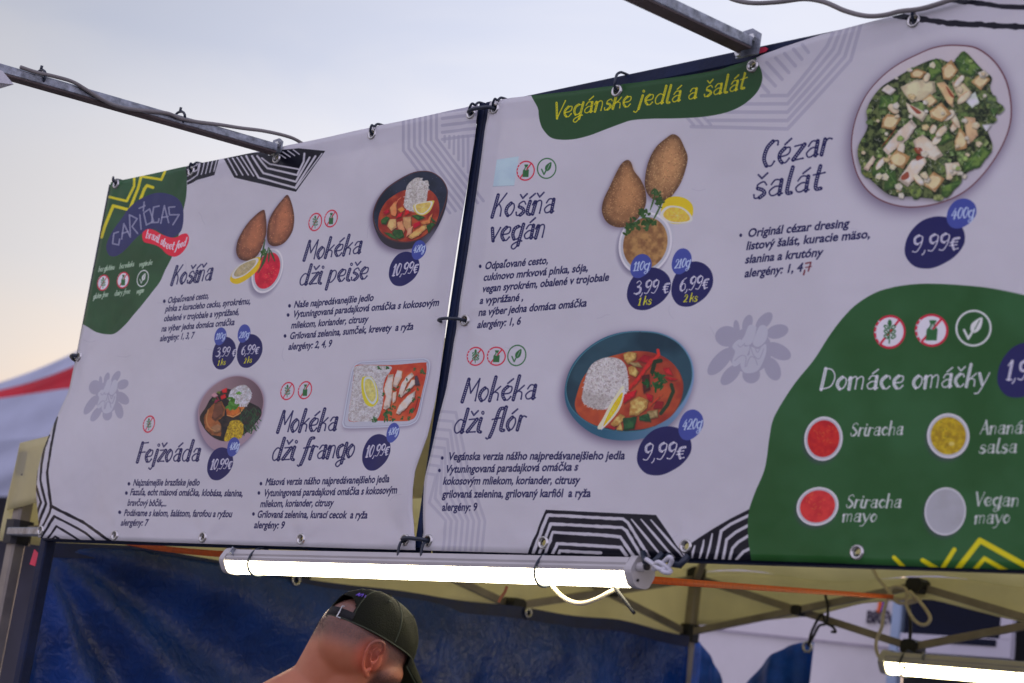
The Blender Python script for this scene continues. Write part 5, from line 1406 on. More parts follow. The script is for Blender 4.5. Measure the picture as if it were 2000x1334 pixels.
# ---------------------------------------------------------------- blue tarpaulin side wall
def tarp_material():
    m = mat('blue_tarpaulin', (.003, .054, .30), .30, 0, .3, 4, 0, 1, spec=.6, trans=.12)
    t = m.node_tree; n = t.nodes.new; l = t.links.new
    b = [x for x in t.nodes if x.type == 'BSDF_PRINCIPLED'][0]; c = [x for x in t.nodes if x.type == 'TEX_COORD'][0]
    v = n('ShaderNodeTexNoise'); v.inputs['Scale'].default_value = 34; v.inputs['Detail'].default_value = 7; v.inputs['Distortion'].default_value = 1.4
    v2 = n('ShaderNodeTexNoise'); v2.inputs['Scale'].default_value = 6; v2.inputs['Detail'].default_value = 3
    l(c.outputs['Object'], v.inputs['Vector']); l(c.outputs['Object'], v2.inputs['Vector'])
    b1 = n('ShaderNodeBump'); b1.inputs['Strength'].default_value = .45; b1.inputs['Distance'].default_value = .012
    b2 = n('ShaderNodeBump'); b2.inputs['Strength'].default_value = .5; b2.inputs['Distance'].default_value = .05
    l(v2.outputs['Fac'], b2.inputs['Height']); l(b2.outputs[0], b1.inputs['Normal']); l(v.outputs['Fac'], b1.inputs['Height']); l(b1.outputs[0], b.inputs['Normal'])
    return m
M_tarp = tarp_material()
XT = -4.25
hemL = [(90, 1062), (270, 1069), (430, 1098), (580, 1131), (800, 1160), (1030, 1191), (1200, 1213), (1345, 1243)]
HP = [atx(x, y, XT) for x, y in hemL]
hy = [p[1] for p in HP]; hz_ = [p[2] for p in HP]
def tarp_pt(s, t):
    y = hy[0] + (hy[-1] - hy[0]) * s; zt_ = float(np.interp(y, hy, hz_)) + .005 * sin(s * 31) * s
    z = zt_ - (zt_ - .15) * t
    dy, dz = (y - hy[0]), (zt_ - z)
    ang = math.atan2(dz, dy + .02); r = math.hypot(dy, dz)
    x = XT + .05 * sin(ang * 13) * min(1, r * 1.6) * math.exp(-r * .5) + .022 * sin(y * 9 + z * 5) * min(1, t * 4) + .010 * sin(y * 21 - z * 13) * min(1, t * 4) + .03 * sin(y * 2.3) * t
    return (x, y, z)
tp = empty('tarpaulin_wall', (XT, 4.0, .15), 'dark blue crinkled tarpaulin wall hanging below the left side of the canopy', 'tarpaulin')
grid_mesh('sheet', tarp_pt, 150, 90, M_tarp, tp, thick=.0008)
hmb = MB(); n = 80
for i in range(n + 1):
    s = i / n; p = tarp_pt(s, 0)
    hmb.v += [(p[0] + .004, p[1], p[2] + .004), (p[0] + .006, p[1], p[2] - .036)]
hmb.f = [(2 * i, 2 * i + 2, 2 * i + 3, 2 * i + 1) for i in range(n)]
hmb.build('hem', mat('tarpaulin_hem', (.006, .018, .09), .5, 0, .2, 10), tp, True)
for px, py in ((578, 1133), (1032, 1197)):
    g = Vector(atx(px, py, XT + .012)); q = [g + Vector((0, .014 * cos(u), .014 * sin(u))) for u in np.linspace(0, 2 * pi, 13)[:-1]]
    MB().tube(q, .005, 6, closed=True).build('eyelet', M_ring, tp, True)

# second tarpaulin, right of the far corner post
def flat_sheet(name, px, Y, m, root, amp=.01):
    P = [aty(x, y, Y) for x, y in px]; lo = min(p[0] for p in P); hi = max(p[0] for p in P)
    b = MB(); b.prism([(p[0], p[2]) for p in P], (0, Y, 0), (1, 0, 0), (0, 0, 1), (0, 1, 0), .003)
    return b.build(name, m, root)
def loose_tarp(label, edge, Y, zl, amp):
    """a gathered sheet whose upper edge follows the surveyed points and hangs to zl"""
    P = np.array([aty(x, y, Y)[[0, 2]] for x, y in edge]); s_ = np.linspace(0, 1, len(P))
    root = empty('loose_tarpaulin', (P[:, 0].mean(), Y, zl), label, 'tarpaulin', 'loose blue tarpaulins by the far wall')
    def f(s, t):
        x, z = np.interp(s, s_, P[:, 0]), np.interp(s, s_, P[:, 1]); zz = z + (zl - z) * t
        x = x - .05 * t * (s - .5)
        return (x, Y + amp * sin(s * 9 + t * 3) + amp * .5 * sin(s * 23 - t * 5), zz)
    grid_mesh('sheet', f, 40, 40, M_tarp2, root, thick=.001); return root
M_tarp2 = mat('brighter_blue_tarpaulin', (.014, .12, .50), .38, 0, .25, 7, .5, 30, spec=.5, trans=.3)
loose_tarp('blue tarpaulin edge curving down just right of the far corner post', [(1336, 1262), (1350, 1252), (1364, 1253), (1378, 1263), (1390, 1284), (1400, 1310), (1412, 1350)], 5.5, .3, .012)
lt2 = loose_tarp('blue tarpaulin corner tied up by a black cord in front of the white tent', [(1430, 1362), (1455, 1334), (1483, 1304), (1512, 1279), (1540, 1262), (1566, 1253), (1590, 1254)], 5.52, .3, .012)
g = Vector(aty(1577, 1264, 5.49)); MB().tube([g + Vector((.018 * cos(u), 0, .018 * sin(u))) for u in np.linspace(0, 2 * pi, 13)[:-1]], .006, 6, closed=True).build('eyelet', M_ring, lt2, True)
for pts, lb in (([(1578, 1262), (1590, 1240), (1600, 1222), (1614, 1217), (1617, 1190), (1612, 1162)], 'black cord from the tied tarpaulin corner up to the canopy strut'),
                ([(1580, 1258), (1584, 1238), (1596, 1212), (1606, 1200), (1612, 1216), (1626, 1224), (1632, 1234), (1624, 1234)], 'loose black cord loop beside the tied tarpaulin corner')):
    tag(MB().tube(smooth3([aty(x, y, 5.36) for x, y in pts], 5), .005, 6).build('black_cord', M_blackp, None, True, off=tuple(aty(*pts[0], 5.36))), lb, 'cord', 'black cords at the tarpaulin corner')

# orange ratchet strap across the stall
def strap(pts, w, label):
    P = smooth3(pts, 8); root = MB(); k = len(P)
    for i, p in enumerate(P):
        a = .5 + .35 * sin(i * .35); h = Vector((0, sin(a) * .0, 1)) * np.interp(i / (k - 1), [0, .5, 1], w)
        root.v += [tuple(Vector(p) + h / 2), tuple(Vector(p) - h / 2)]
    root.f = [(2 * i, 2 * i + 2, 2 * i + 3, 2 * i + 1) for i in range(k - 1)]
    o = root.build('ratchet_strap', M_orange, None, True, off=tuple(P[0]))
    md = o.modifiers.new('thickness', 'SOLIDIFY'); md.thickness = .002
    return tag(o, label, 'strap')
strap([aty(240, 1058, 2.62), aty(340, 1074, 2.62), aty(520, 1087, 2.62), aty(900, 1102, 2.66), aty(1290, 1134, 2.9), aty(1500, 1149, 3.8), aty(1745, 1166, 5.3)], [.013, .016, .014], 'taut orange webbing strap running from behind the banners to the far strut')

# cream cord looped on the far hub
for pts, lb, Y in (([(1700, 1096), (1712, 1125), (1732, 1150), (1748, 1168), (1770, 1168), (1768, 1150), (1745, 1146), (1738, 1160), (1752, 1176), (1775, 1178), (1800, 1170)], 'cream cord wound round the far canopy hub', 5.32),
                   ([(1776, 1155), (1790, 1168), (1808, 1190), (1817, 1208), (1808, 1220), (1792, 1217), (1778, 1200), (1770, 1176), (1784, 1170)], 'cream cord loop dangling in front of the dark board', 5.30),
                   ([(1735, 1160), (1726, 1195), (1722, 1225), (1712, 1250), (1712, 1272), (1722, 1288), (1738, 1296)], 'thin cream cord falling to the left end of the rear lamp', 5.31)):
    tag(MB().tube(smooth3([aty(x, y, Y) for x, y in pts], 5), .0062, 7).build('cream_cord', M_cream, None, True, off=tuple(aty(*pts[0], Y))), lb, 'cord', 'cream cords by the rear lamp')
tag(MB().tube([aty(1776, 1183, 5.37), aty(1779, 1225, 5.37), aty(1776, 1262, 5.37), aty(1768, 1290, 5.31), aty(1766, 1306, 5.29)], .006, 6).build('black_cord', M_blackp, None, True, off=tuple(aty(1776, 1183, 5.37))), 'straight black cord holding up the rear lamp', 'cord')
tag(MB().tube(smooth3([aty(990, 1145, 3.4), aty(986, 1156, 3.4), aty(978, 1168, 3.4), aty(974, 1176, 3.4)], 4), .004, 6).build('orange_string', mat('pale_orange_string', (.55, .22, .14), .7), None, True, off=tuple(aty(990, 1145, 3.4))), 'short frayed orange string under the canopy', 'string')
g = Vector(aty(66, 1090, 2.44)); tag(MB().prism([(-.014, -.016), (.012, -.02), (.018, .012), (-.006, .022)], g, (1, 0, 0), (0, 0, 1), (0, 1, 0), .002).build('red_tag', M_red, None, off=tuple(g)), 'small red tag stuck on the left frame post', 'tag')
g = Vector(aty(1488, 97, D + .012)); tag(MB().prism([(-.012, -.006), (.009, -.005), (.013, 0), (.007, .004), (-.012, .005)], g, (1, 0, 0), (0, 0, 1), (0, 1, 0), .002).build('red_tape', M_red, None, off=tuple(g)), 'scrap of red tape on the top rail beside the right bracket', 'tape')

# ---------------------------------------------------------------- the neighbours beyond
# white marquee behind the stall, with the end of a sign on it
M_marq = mat('white_marquee_cloth', (.68, .66, .70), .8, 0, .05, 2, .15, 8, trans=.2)
Ym = 7.6
mq = empty('white_marquee', tuple(aty(1560, 1330, Ym)[:2]) + (0,), 'white marquee behind the stall with dark letters near its post', 'tent')
xl, xr = aty(1330, 1230, Ym)[0], aty(1752, 1230, Ym)[0]
def mqf(s, t):
    x = xl + (xr - xl) * s; z = 2.9 - 2.9 * t
    f_ = sm01(.22, .5, t)
    return (x, Ym + .06 * f_ * sin(9 * (s * 2.2 + t * 1.5)) + .012 * f_ * sin(31 * s + 7 * t), z)
grid_mesh('side_wall', mqf, 70, 60, M_marq, mq)
zs = aty(1600, 1255, Ym)[2]
MB().beam((xl, Ym - .02, aty(1460, 1232, Ym)[2]), (xr, Ym - .02, aty(1745, 1268, Ym)[2]), .008, .012).build('seam', mat('marquee_seam', (.36, .32, .38), .8), mq)
def small_text(s, px0, px1, Y, cap, m, root, z_off=-.012):
    c = bpy.data.curves.new('lettering', 'FONT'); c.body = s; c.size = 1; c.offset = .02; c.extrude = .004
    o = bpy.data.objects.new('lettering', c); COL.objects.link(o)
    me = bpy.data.meshes.new_from_object(o.evaluated_get(bpy.context.evaluated_depsgraph_get())); bpy.data.objects.remove(o)
    A, B = aty(*px0, Y), aty(*px1, Y); co = [v.co.copy() for v in me.vertices]; x0, x1 = min(v.x for v in co), max(v.x for v in co)
    for v, q in zip(me.vertices, co):
        t = (q.x - x0) / (x1 - x0)
        v.co = Vector((A[0] + (B[0] - A[0]) * t, Y + z_off - q.z, A[2] + (B[2] - A[2]) * t + q.y * cap / .73)) - root.location
    ob = link('lettering', me, m, root); return ob
M_let = mat('dark_lettering', (.03, .02, .05), .6)
small_text('BREW', (1695, 1217), (1760, 1219), Ym, .062, M_let, mq)
stroke_l = [aty(x, y, Ym - .02) for x, y in ((1716, 1165), (1720, 1180), (1716, 1196))]
MB().tube(smooth3(stroke_l, 4), [.012] * 9, 6).build('emblem', M_orange, mq, True)
MB().tube(smooth3([aty(x, y, Ym - .02) for x, y in ((1726, 1165), (1727, 1180), (1722, 1196))], 4), .009, 6).build('emblem', mat('blue_emblem', (.1, .1, .5), .5), mq, True)
# pale post
o = MB().beam((aty(1752, 1250, 7.35)[0], 7.35, 0), (aty(1752, 1250, 7.35)[0], 7.35, 2.6), .054, .054, up=(0, 1, 0)).build('marquee_post', mat('pale_blue_post', (.30, .40, .55), .5, .1, .08, 6), None, off=(aty(1752, 1250, 7.35)[0], 7.35, 0))
tag(o, 'pale blue grey post between the white marquee and the dark board', 'post')
# dark board with a white frame, in front of a black backdrop
Yb = 7.3
M_dark = mat('black_backdrop', (.006, .007, .010), .7, 0, .2, 4)
bd = MB(); x0 = aty(1762, 1250, Yb + .15)[0]
bd.beam((x0 + 1.2, Yb + .2, 0), (x0 + 1.2, Yb + .2, 3.0), 2.4, .04, up=(0, 1, 0), bev=.002)
tag(bd.build('stall_backdrop', M_dark, None, off=(x0 + 1.2, Yb + .2, 0)), 'black backdrop of the neighbouring stall behind the white framed board', 'wall')
br = empty('menu_board', tuple(aty(1870, 1225, Yb)), 'dark board with broad white frame on the neighbouring stall', 'board')
M_scr = mat('dark_glass', (.003, .006, .02), .55, 0, .2, 3, spec=.15)
M_wf = mat('white_board_frame', (.50, .49, .56), .5, 0, .05, 3)
pA, pB = aty(1766, 1190, Yb), aty(1962, 1250, Yb)
bx0, bx1 = aty(1762, 1250, Yb)[0], aty(1980, 1240, Yb)[0]; bz0, bz1 = aty(1870, 1281, Yb)[2], aty(1870, 1160, Yb)[2] + .05
fw = .085
MB().beam((bx0, Yb, bz0 + fw / 2), (bx1, Yb, bz0 + fw / 2), .04, fw, bev=.004).build('frame_bottom', M_wf, br)
MB().beam((bx1 - .03, Yb, bz0 + fw), (bx1 - .03, Yb, bz1), .06, .04, up=(0, 1, 0), bev=.004).build('frame_side', M_wf, br)
MB().beam((bx0, Yb, bz1 + fw / 2), (bx1, Yb, bz1 + fw / 2), .04, fw, bev=.004).build('frame_top', M_wf, br)
MB().beam(((bx0 + bx1) / 2 - .03, Yb + .012, bz0 + fw), ((bx0 + bx1) / 2 - .03, Yb + .012, bz1), bx1 - bx0 - .06, .01, up=(0, 1, 0), bev=.001).build('panel', M_scr, br)
MB().beam((bx1 - .3, Yb - .024, bz0 + fw - .02), (bx1 - .07, Yb - .024, bz0 + fw - .02), .006, .03, bev=.002).build('label_strip', M_scr, br)

# far tent at the left: white roof with a red band
def far_tent():
    Yt = 9.5
    root = empty('striped_tent', tuple(aty(60, 900, Yt)[:2]) + (0,), 'white tent with a broad red band, far left beyond the banners', 'tent')
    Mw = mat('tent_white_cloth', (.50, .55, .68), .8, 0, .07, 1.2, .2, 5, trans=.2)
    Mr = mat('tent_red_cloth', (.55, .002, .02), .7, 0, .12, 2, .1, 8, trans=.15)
    Md = mat('dark_tent_interior', (.05, .05, .07), .8, 0, .2, 2)
    X = lambda px, py: aty(px, py, Yt)
    xs = (-260, 330)
    rows_top = lambda s: 742 + (692 - 742) * s if True else 0
    def strip(y0a, y1a, y0b, y1b, m, name, d0, d1, n=10, sag=0, amp=.02):
        # surveyed rows: y at px 0 and at px 140 for upper and lower edge
        def f(s, t):
            px = xs[0] + (xs[1] - xs[0]) * s; k = px / 140
            cu = 7 * sin(pi * min(max(k, -.5), 1.5)) * sag
            yu, yl_ = y0a + (y1a - y0a) * k, y0b + (y1b - y0b) * k
            py = yu + (yl_ - yu) * t + cu
            return aty(px, py, Yt + d0 + (d1 - d0) * t + amp * sin(px * .03 + t * 7) * sin(t * 3))
        grid_mesh(name, f, 60, n, m, root)
    strip(747, 691, 762, 717, Mw, 'roof_ridge', .5, .35, sag=.4)
    strip(762, 717, 778, 757, Mr, 'red_band', .35, .2, sag=.6)
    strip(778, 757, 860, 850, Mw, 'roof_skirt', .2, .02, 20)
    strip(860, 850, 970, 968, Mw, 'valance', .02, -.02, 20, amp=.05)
    strip(970, 968, 1900, 1930, Md, 'side_wall', 1.2, 1.2, 6)  # dark sheet set back under the roof, standing in for the shaded interior
    # back slope so the tent is a body
    def bk(s, t):
        px = xs[0] + (xs[1] - xs[0]) * s; k = px / 140; p = aty(px, 747 + (691 - 747) * k + 2.8 * sin(pi * min(max(k, -.5), 1.5)), Yt + .5)
        return (p[0], p[1] + 2.6 * t, p[2] - 1.2 * t)
    grid_mesh('roof_back', bk, 40, 4, Mw, root)
    for px in (-230, 300):
        p = aty(px, 900, Yt); MB().beam((p[0], Yt + .3, 0), (p[0], Yt + .3, p[2]), .06, .06, up=(0, 1, 0)).build('leg', M_galv, root)
far_tent()
# ---------------------------------------------------------------- the man in the cap
HC = Vector(tuple(aty(722, 1250, 2.26)))            # middle of the cap's opening
dist = (HC - Vector(CAM)).length
PXM = (HC - Vector(CAM)).dot(Vector(-ROT[:, 2])) / FPX                # metres for one drawing unit at his distance
E1, E2, E3 = Vector(ROT[:, 0]), Vector(ROT[:, 1]), Vector(ROT[:, 2])
def hp(px, py, dz=0.0):
    return HC + E1 * (px - 722) * PXM + E2 * (1250 - py) * PXM + E3 * dz * PXM
YAW, PIT = R(40), R(30)
Fv = (E1 * cos(YAW) - E3 * sin(YAW)) * cos(PIT) - E2 * sin(PIT)
Fv.normalize()
Sv = (E1 * sin(YAW) + E3 * cos(YAW)).normalized()          # his right
Nv = Sv.cross(Fv).normalized()
if Nv.dot(E2) < 0: Nv = -Nv
def hf(f, s, n): return HC + (Fv * f + Sv * s + Nv * n) * PXM
def blobs(name, spheres, voxel, m, parent=None, sm=6, extra=None):
    """one continuous surface grown from overlapping round forms (centre, radii, frame)"""
    bm = bmesh.new()
    for c, r, fr_ in spheres:
        ret = bmesh.ops.create_icosphere(bm, subdivisions=3, radius=1.0)
        for v in ret['verts']:
            q = v.co
            v.co = Vector(c) + fr_[0] * (q.x * r[0]) + fr_[1] * (q.y * r[1]) + fr_[2] * (q.z * r[2])
    me = bpy.data.meshes.new(name); bm.to_mesh(me); bm.free()
    o = link(name, me, m, None)
    if extra:        # first melt the big forms together, then lay the fine ones on
        md = o.modifiers.new('r', 'REMESH'); md.mode = 'VOXEL'; md.voxel_size = voxel
        s_ = o.modifiers.new('s', 'SMOOTH'); s_.iterations = 34; s_.factor = .5
        me1 = bpy.data.meshes.new_from_object(o.evaluated_get(bpy.context.evaluated_depsgraph_get())); o.modifiers.clear()
        bm = bmesh.new(); extra(bm); bm.from_mesh(me1); bm.to_mesh(me1); bm.free(); o.data = me1
    md = o.modifiers.new('r', 'REMESH'); md.mode = 'VOXEL'; md.voxel_size = voxel
    if sm: s_ = o.modifiers.new('s', 'SMOOTH'); s_.iterations = sm; s_.factor = .5
    dg = bpy.context.evaluated_depsgraph_get(); me2 = bpy.data.meshes.new_from_object(o.evaluated_get(dg))
    o.modifiers.clear(); o.data = me2
    me2.polygons.foreach_set('use_smooth', [True] * len(me2.polygons))
    O = parent.location if parent is not None else Vector(HC)
    me2.transform(Matrix.Translation(-O))
    if not me2.materials: me2.materials.append(m)
    if parent is not None: o.parent = parent
    return o
FRH = (Fv, Sv, Nv); FRW = (E1, E2, E3)
WX = Vector((E1.x, E1.y, 0)).normalized(); WZ = Vector((0, 0, 1)); WY = WZ.cross(WX).normalized(); FRV = (WX, WY, WZ)
def caps(a, b, ra, rb, n=9, flat=1.0, fr_=None):
    fr_ = fr_ or FRV; o = []
    for k in range(n):
        t = k / (n - 1); r = ra + (rb - ra) * t; o.append((Vector(a).lerp(Vector(b), t), (r, r * flat, r), fr_))
    return o
px = PXM
head = []
head += [(hf(-8, 0, -6), (98 * px, 73 * px, 82 * px), FRH), (hf(-30, 0, -28), (72 * px, 66 * px, 66 * px), FRH)]      # skull
head += [(hf(38, 0, -72), (48 * px, 56 * px, 66 * px), FRH), (hf(52, 0, -118), (36 * px, 42 * px, 34 * px), FRH)]      # face, jaw
head += [(hf(30, 0, -100), (44 * px, 54 * px, 38 * px), FRH), (hf(74, 0, -46), (18 * px, 46 * px, 22 * px), FRH)]
head += [(hf(94, 0, -78), (16 * px, 10 * px, 20 * px), FRH), (hf(98, 0, -90), (12 * px, 13 * px, 9 * px), FRH)]        # nose
head += [(hf(84, 0, -112), (12 * px, 22 * px, 8 * px), FRH), (hf(78, 0, -132), (16 * px, 20 * px, 14 * px), FRH)]      # mouth, chin
for sg in (-1, 1): head += [(hf(80, 26 * sg, -62), (9 * px, 13 * px, 7 * px), FRH), (hf(70, 34 * sg, -86), (20 * px, 20 * px, 22 * px), FRH)]
nk0 = hp(668, 1290, -4); C7 = hp(598, 1398, -6)
head += caps(hp(672, 1275, 2), hp(640, 1330, 0), 60 * px, 62 * px, 6, 1.0, FRW)
head += caps(hp(640, 1330, 0), C7, 62 * px, 74 * px, 7, 1.0, FRW)
head += caps(hp(720, 1310, -10), hp(650, 1380, -6), 52 * px, 66 * px, 5, 1.0, FRW)
SH = hp(590, 1440, -10)
head += caps(hp(632, 1345, 0), hp(525, 1420, 10), 66 * px, 84 * px, 7, 1, FRW) + caps(hp(600, 1385, 0), hp(545, 1420, 60), 62 * px, 74 * px, 6, 1, FRW) + caps(hp(600, 1385, 0), hp(650, 1440, -110), 62 * px, 70 * px, 6, 1, FRW)
chest = SH + Vector((0, 0, -.14)); pelv = Vector((SH.x - .02, SH.y, .96)); foot_z = .05
head += [(SH, (.15, .13, .10), FRV)] + caps(chest, SH + Vector((0, 0, -.30)), .155, .145, 6, .85) + caps(SH + Vector((0, 0, -.30)), pelv, .14, .155, 7, .85)
# his shoulder line: towards the camera is his right
sl_ = Sv.copy(); sl_.z = 0; sl_.normalize()
fw_ = Fv.copy(); fw_.z = 0; fw_.normalize()
fine = []
for sg in (1, -1):
    s0 = SH + sl_ * .19 * sg + Vector((0, 0, -.05)); el = s0 + sl_ * .05 * sg + Vector((0, 0, -.29)) + fw_ * .03; wr = el + fw_ * .22 + Vector((0, 0, -.10))
    head += caps(SH + sl_ * .05 * sg, s0, .09, .068, 5) + caps(s0, el, .055, .042, 9) + caps(el, wr, .041, .028, 8)
    palm = wr + (wr - el).normalized() * .055
    head += [(palm, (.045, .022, .03), (fw_, sl_, WZ))]
    for k in range(4):
        a = palm + fw_ * .035 + WZ * (.022 - .014 * k); b = a + fw_ * .035 - WZ * .012; c = b + fw_ * (.018 - .002 * abs(k - 1)) - WZ * .028
        fine += caps(a, b, .0095, .0088, 4) + caps(b, c, .0088, .0072, 4)
    th = palm - fw_ * .01 + WZ * .024; fine += caps(th, th + fw_ * .045 + WZ * .016, .011, .009, 5)
    hip = pelv + sl_ * .09 * sg + Vector((0, 0, -.03)); kn_ = hip + Vector((0, 0, -.42)) + fw_ * .02; an = kn_ + Vector((0, 0, -.42)) - fw_ * .02
    head += caps(hip, kn_, .088, .058, 10) + caps(kn_, an, .057, .04, 10) + caps(an + Vector((0, 0, -.03)), an + fw_ * .14 + Vector((0, 0, -.045)), .04, .034, 5)
# ear: rim, inner fold, lobe
def earp(px_, py_, d): return hp(px_ + 7, py_ - 6, d + 6)
ED = 74
def eax(bm):
    for c, r, fr_ in fine:
        ret = bmesh.ops.create_icosphere(bm, subdivisions=2, radius=1.0)
        for v in ret['verts']:
            q = v.co.copy(); v.co = Vector(c) + fr_[0] * (q.x * r[0]) + fr_[1] * (q.y * r[1]) + fr_[2] * (q.z * r[2])
    def tube(pts, r):
        P = smooth3([earp(*p) for p in pts], 5); k = len(P)
        for i, p in enumerate(P):
            rr = (r if not isinstance(r, tuple) else r[0] + (r[1] - r[0]) * i / (k - 1)) * px
            ret = bmesh.ops.create_icosphere(bm, subdivisions=1, radius=rr)
            bmesh.ops.translate(bm, verts=ret['verts'], vec=Vector(p))
    tube([(738, 1272, ED - 6), (748, 1262, ED + 2), (749, 1249, ED + 7), (741, 1243, ED + 11), (729, 1245, ED + 14), (719, 1256, ED + 16), (713, 1272, ED + 15), (710, 1288, ED + 12), (712, 1300, ED + 9), (714, 1308, ED + 5)], (4.3, 4.2))
    tube([(736, 1256, ED + 3), (727, 1264, ED + 7), (723, 1278, ED + 7), (726, 1290, ED + 5), (722, 1300, ED + 4)], 3.0)
    tube([(738, 1277, ED), (733, 1283, ED + 4), (730, 1288, ED + 4)], 3.0)
    tube([(718, 1298, ED + 4), (716, 1306, ED + 2), (717, 1312, ED - 2)], 4.6)
fine += [(hp(734, 1271, ED - 7), (17 * px, 31 * px, 8 * px), FRW), (hp(722, 1303, ED + 6), (6.5 * px, 8 * px, 4.5 * px), FRW)]
head += caps(hp(700, 1290, 12), hp(662, 1360, 12), 62 * px, 66 * px, 5, 1.0, FRW) + [(hp(744, 1312, 14), (46 * px, 34 * px, 46 * px), FRW)]
head += caps(hp(694, 1246, -2), hp(640, 1322, 0), 78 * px, 67 * px, 7, 1.0, FRW)
pr = empty('person', (pelv.x, pelv.y, 0), 'man with shaved neck and bent head, wearing a dark green cap below the front lamp', 'person')

def skin_material():
    m = bpy.data.materials.new('skin'); m.use_nodes = True; t = m.node_tree; t.nodes.clear(); n = t.nodes.new; l = t.links.new
    o = n('ShaderNodeOutputMaterial'); b = n('ShaderNodeBsdfPrincipled'); l(b.outputs[0], o.inputs[0])
    b.inputs['Roughness'].default_value = .48; b.inputs['Subsurface Weight'].default_value = .12; b.inputs['Subsurface Radius'].default_value = (.02, .008, .004); b.inputs['Subsurface Scale'].default_value = .3
    g = n('ShaderNodeNewGeometry'); z = n('ShaderNodeTexNoise'); z.inputs['Scale'].default_value = 35; z.inputs['Detail'].default_value = 5
    l(g.outputs['Position'], z.inputs['Vector'])
    mx = n('ShaderNodeMixRGB'); mx.inputs['Color1'].default_value = (.40, .125, .055, 1); mx.inputs['Color2'].default_value = (.50, .19, .09, 1); l(z.outputs['Fac'], mx.inputs['Fac'])
    # stubble: a band that follows the skull, measured along the head's own axis
    def proj(axis, c0, lo, hi):
        d = n('ShaderNodeVectorMath'); d.operation = 'DOT_PRODUCT'; s = n('ShaderNodeVectorMath'); s.operation = 'SUBTRACT'; s.inputs[1].default_value = tuple(c0)
        l(g.outputs['Position'], s.inputs[0]); l(s.outputs[0], d.inputs[0]); d.inputs[1].default_value = tuple(axis)
        r = n('ShaderNodeMapRange'); r.interpolation_type = 'SMOOTHSTEP'; r.inputs['From Min'].default_value = lo; r.inputs['From Max'].default_value = hi; l(d.outputs['Value'], r.inputs['Value']); return r
    hr = proj(Nv, HC, -58 * px, -16 * px)
    z3 = n('ShaderNodeTexNoise'); z3.inputs['Scale'].default_value = 700; z3.inputs['Detail'].default_value = 2; l(g.outputs['Position'], z3.inputs['Vector'])
    q = n('ShaderNodeMath'); q.operation = 'MULTIPLY'; l(hr.outputs[0], q.inputs[0]); r3 = n('ShaderNodeMapRange'); r3.inputs['From Min'].default_value = .35; r3.inputs['From Max'].default_value = .65; r3.inputs['To Min'].default_value = .55; r3.inputs['To Max'].default_value = .95
    l(z3.outputs['Fac'], r3.inputs['Value']); l(r3.outputs[0], q.inputs[1])
    m2 = n('ShaderNodeMixRGB'); m2.inputs['Color2'].default_value = (.10, .065, .055, 1); l(q.outputs[0], m2.inputs['Fac']); l(mx.outputs[0], m2.inputs['Color1']); l(m2.outputs[0], b.inputs['Base Color'])
    # beard along the jaw, and the blood-warm ear
    b1 = proj(Fv, HC, -6 * px, 12 * px); b2 = proj(-Nv, HC, 36 * px, 62 * px); bm_ = n('ShaderNodeMath'); bm_.operation = 'MULTIPLY'; l(b1.outputs[0], bm_.inputs[0]); l(b2.outputs[0], bm_.inputs[1])
    bq = n('ShaderNodeMath'); bq.operation = 'MULTIPLY'; l(bm_.outputs[0], bq.inputs[0]); l(r3.outputs[0], bq.inputs[1])
    m3 = n('ShaderNodeMixRGB'); m3.inputs['Color2'].default_value = (.055, .032, .024, 1); l(bq.outputs[0], m3.inputs['Fac']); l(m2.outputs[0], m3.inputs['Color1'])
    ed = n('ShaderNodeVectorMath'); ed.operation = 'DISTANCE'; ed.inputs[1].default_value = tuple(hp(732, 1270, 84)); l(g.outputs['Position'], ed.inputs[0])
    er = n('ShaderNodeMapRange'); er.inputs['From Min'].default_value = 44 * px; er.inputs['From Max'].default_value = 24 * px; er.inputs['To Max'].default_value = .6; l(ed.outputs['Value'], er.inputs['Value'])
    m4 = n('ShaderNodeMixRGB'); m4.inputs['Color2'].default_value = (.62, .13, .065, 1); l(er.outputs[0], m4.inputs['Fac']); l(m3.outputs[0], m4.inputs['Color1']); l(m4.outputs[0], b.inputs['Base Color'])
    bp = n('ShaderNodeBump'); bp.inputs['Strength'].default_value = .35; bp.inputs['Distance'].default_value = .001; l(z3.outputs['Fac'], bp.inputs['Height']); l(bp.outputs[0], b.inputs['Normal'])
    return m
M_skin = skin_material()
body = blobs('body', head, .0026, M_skin, pr, 2, eax)

# clothes: one shirt, one pair of trousers, shoes
M_shirt = mat('dark_tshirt_cotton', (.02, .022, .03), .85, 0, .15, 20, .3, 200)
M_jean = mat('dark_trousers', (.03, .035, .055), .85, 0, .15, 20)
sh = caps(SH + Vector((0, 0, -.12)), SH + Vector((0, 0, -.34)), .168, .162, 7, .86) + caps(SH + Vector((0, 0, -.34)), pelv + Vector((0, 0, .02)), .16, .172, 7, .86)
tr = [(pelv + Vector((0, 0, -.02)), (.172, .150, .12), FRV)]
for sg in (1, -1):
    s0 = SH + sl_ * .19 * sg + Vector((0, 0, -.06)); el = s0 + sl_ * .05 * sg + Vector((0, 0, -.29)) + fw_ * .03
    sh += caps(SH + sl_ * .06 * sg + Vector((0, 0, -.10)), s0, .10, .085, 5) + caps(s0, s0.lerp(el, .62), .076, .066, 5)
    hip = pelv + sl_ * .09 * sg + Vector((0, 0, -.03)); kn_ = hip + Vector((0, 0, -.42)) + fw_ * .02; an = kn_ + Vector((0, 0, -.42)) - fw_ * .02
    tr += caps(hip, kn_, .104, .078, 10) + caps(kn_, an, .078, .062, 10)
    shoe = caps(an + Vector((0, 0, -.035)), an + fw_ * .15 + Vector((0, 0, -.05)), .052, .044, 6)
    blobs('shoe', shoe, .008, M_blackp, pr, 3)
blobs('tshirt', sh, .008, M_shirt, pr, 4)
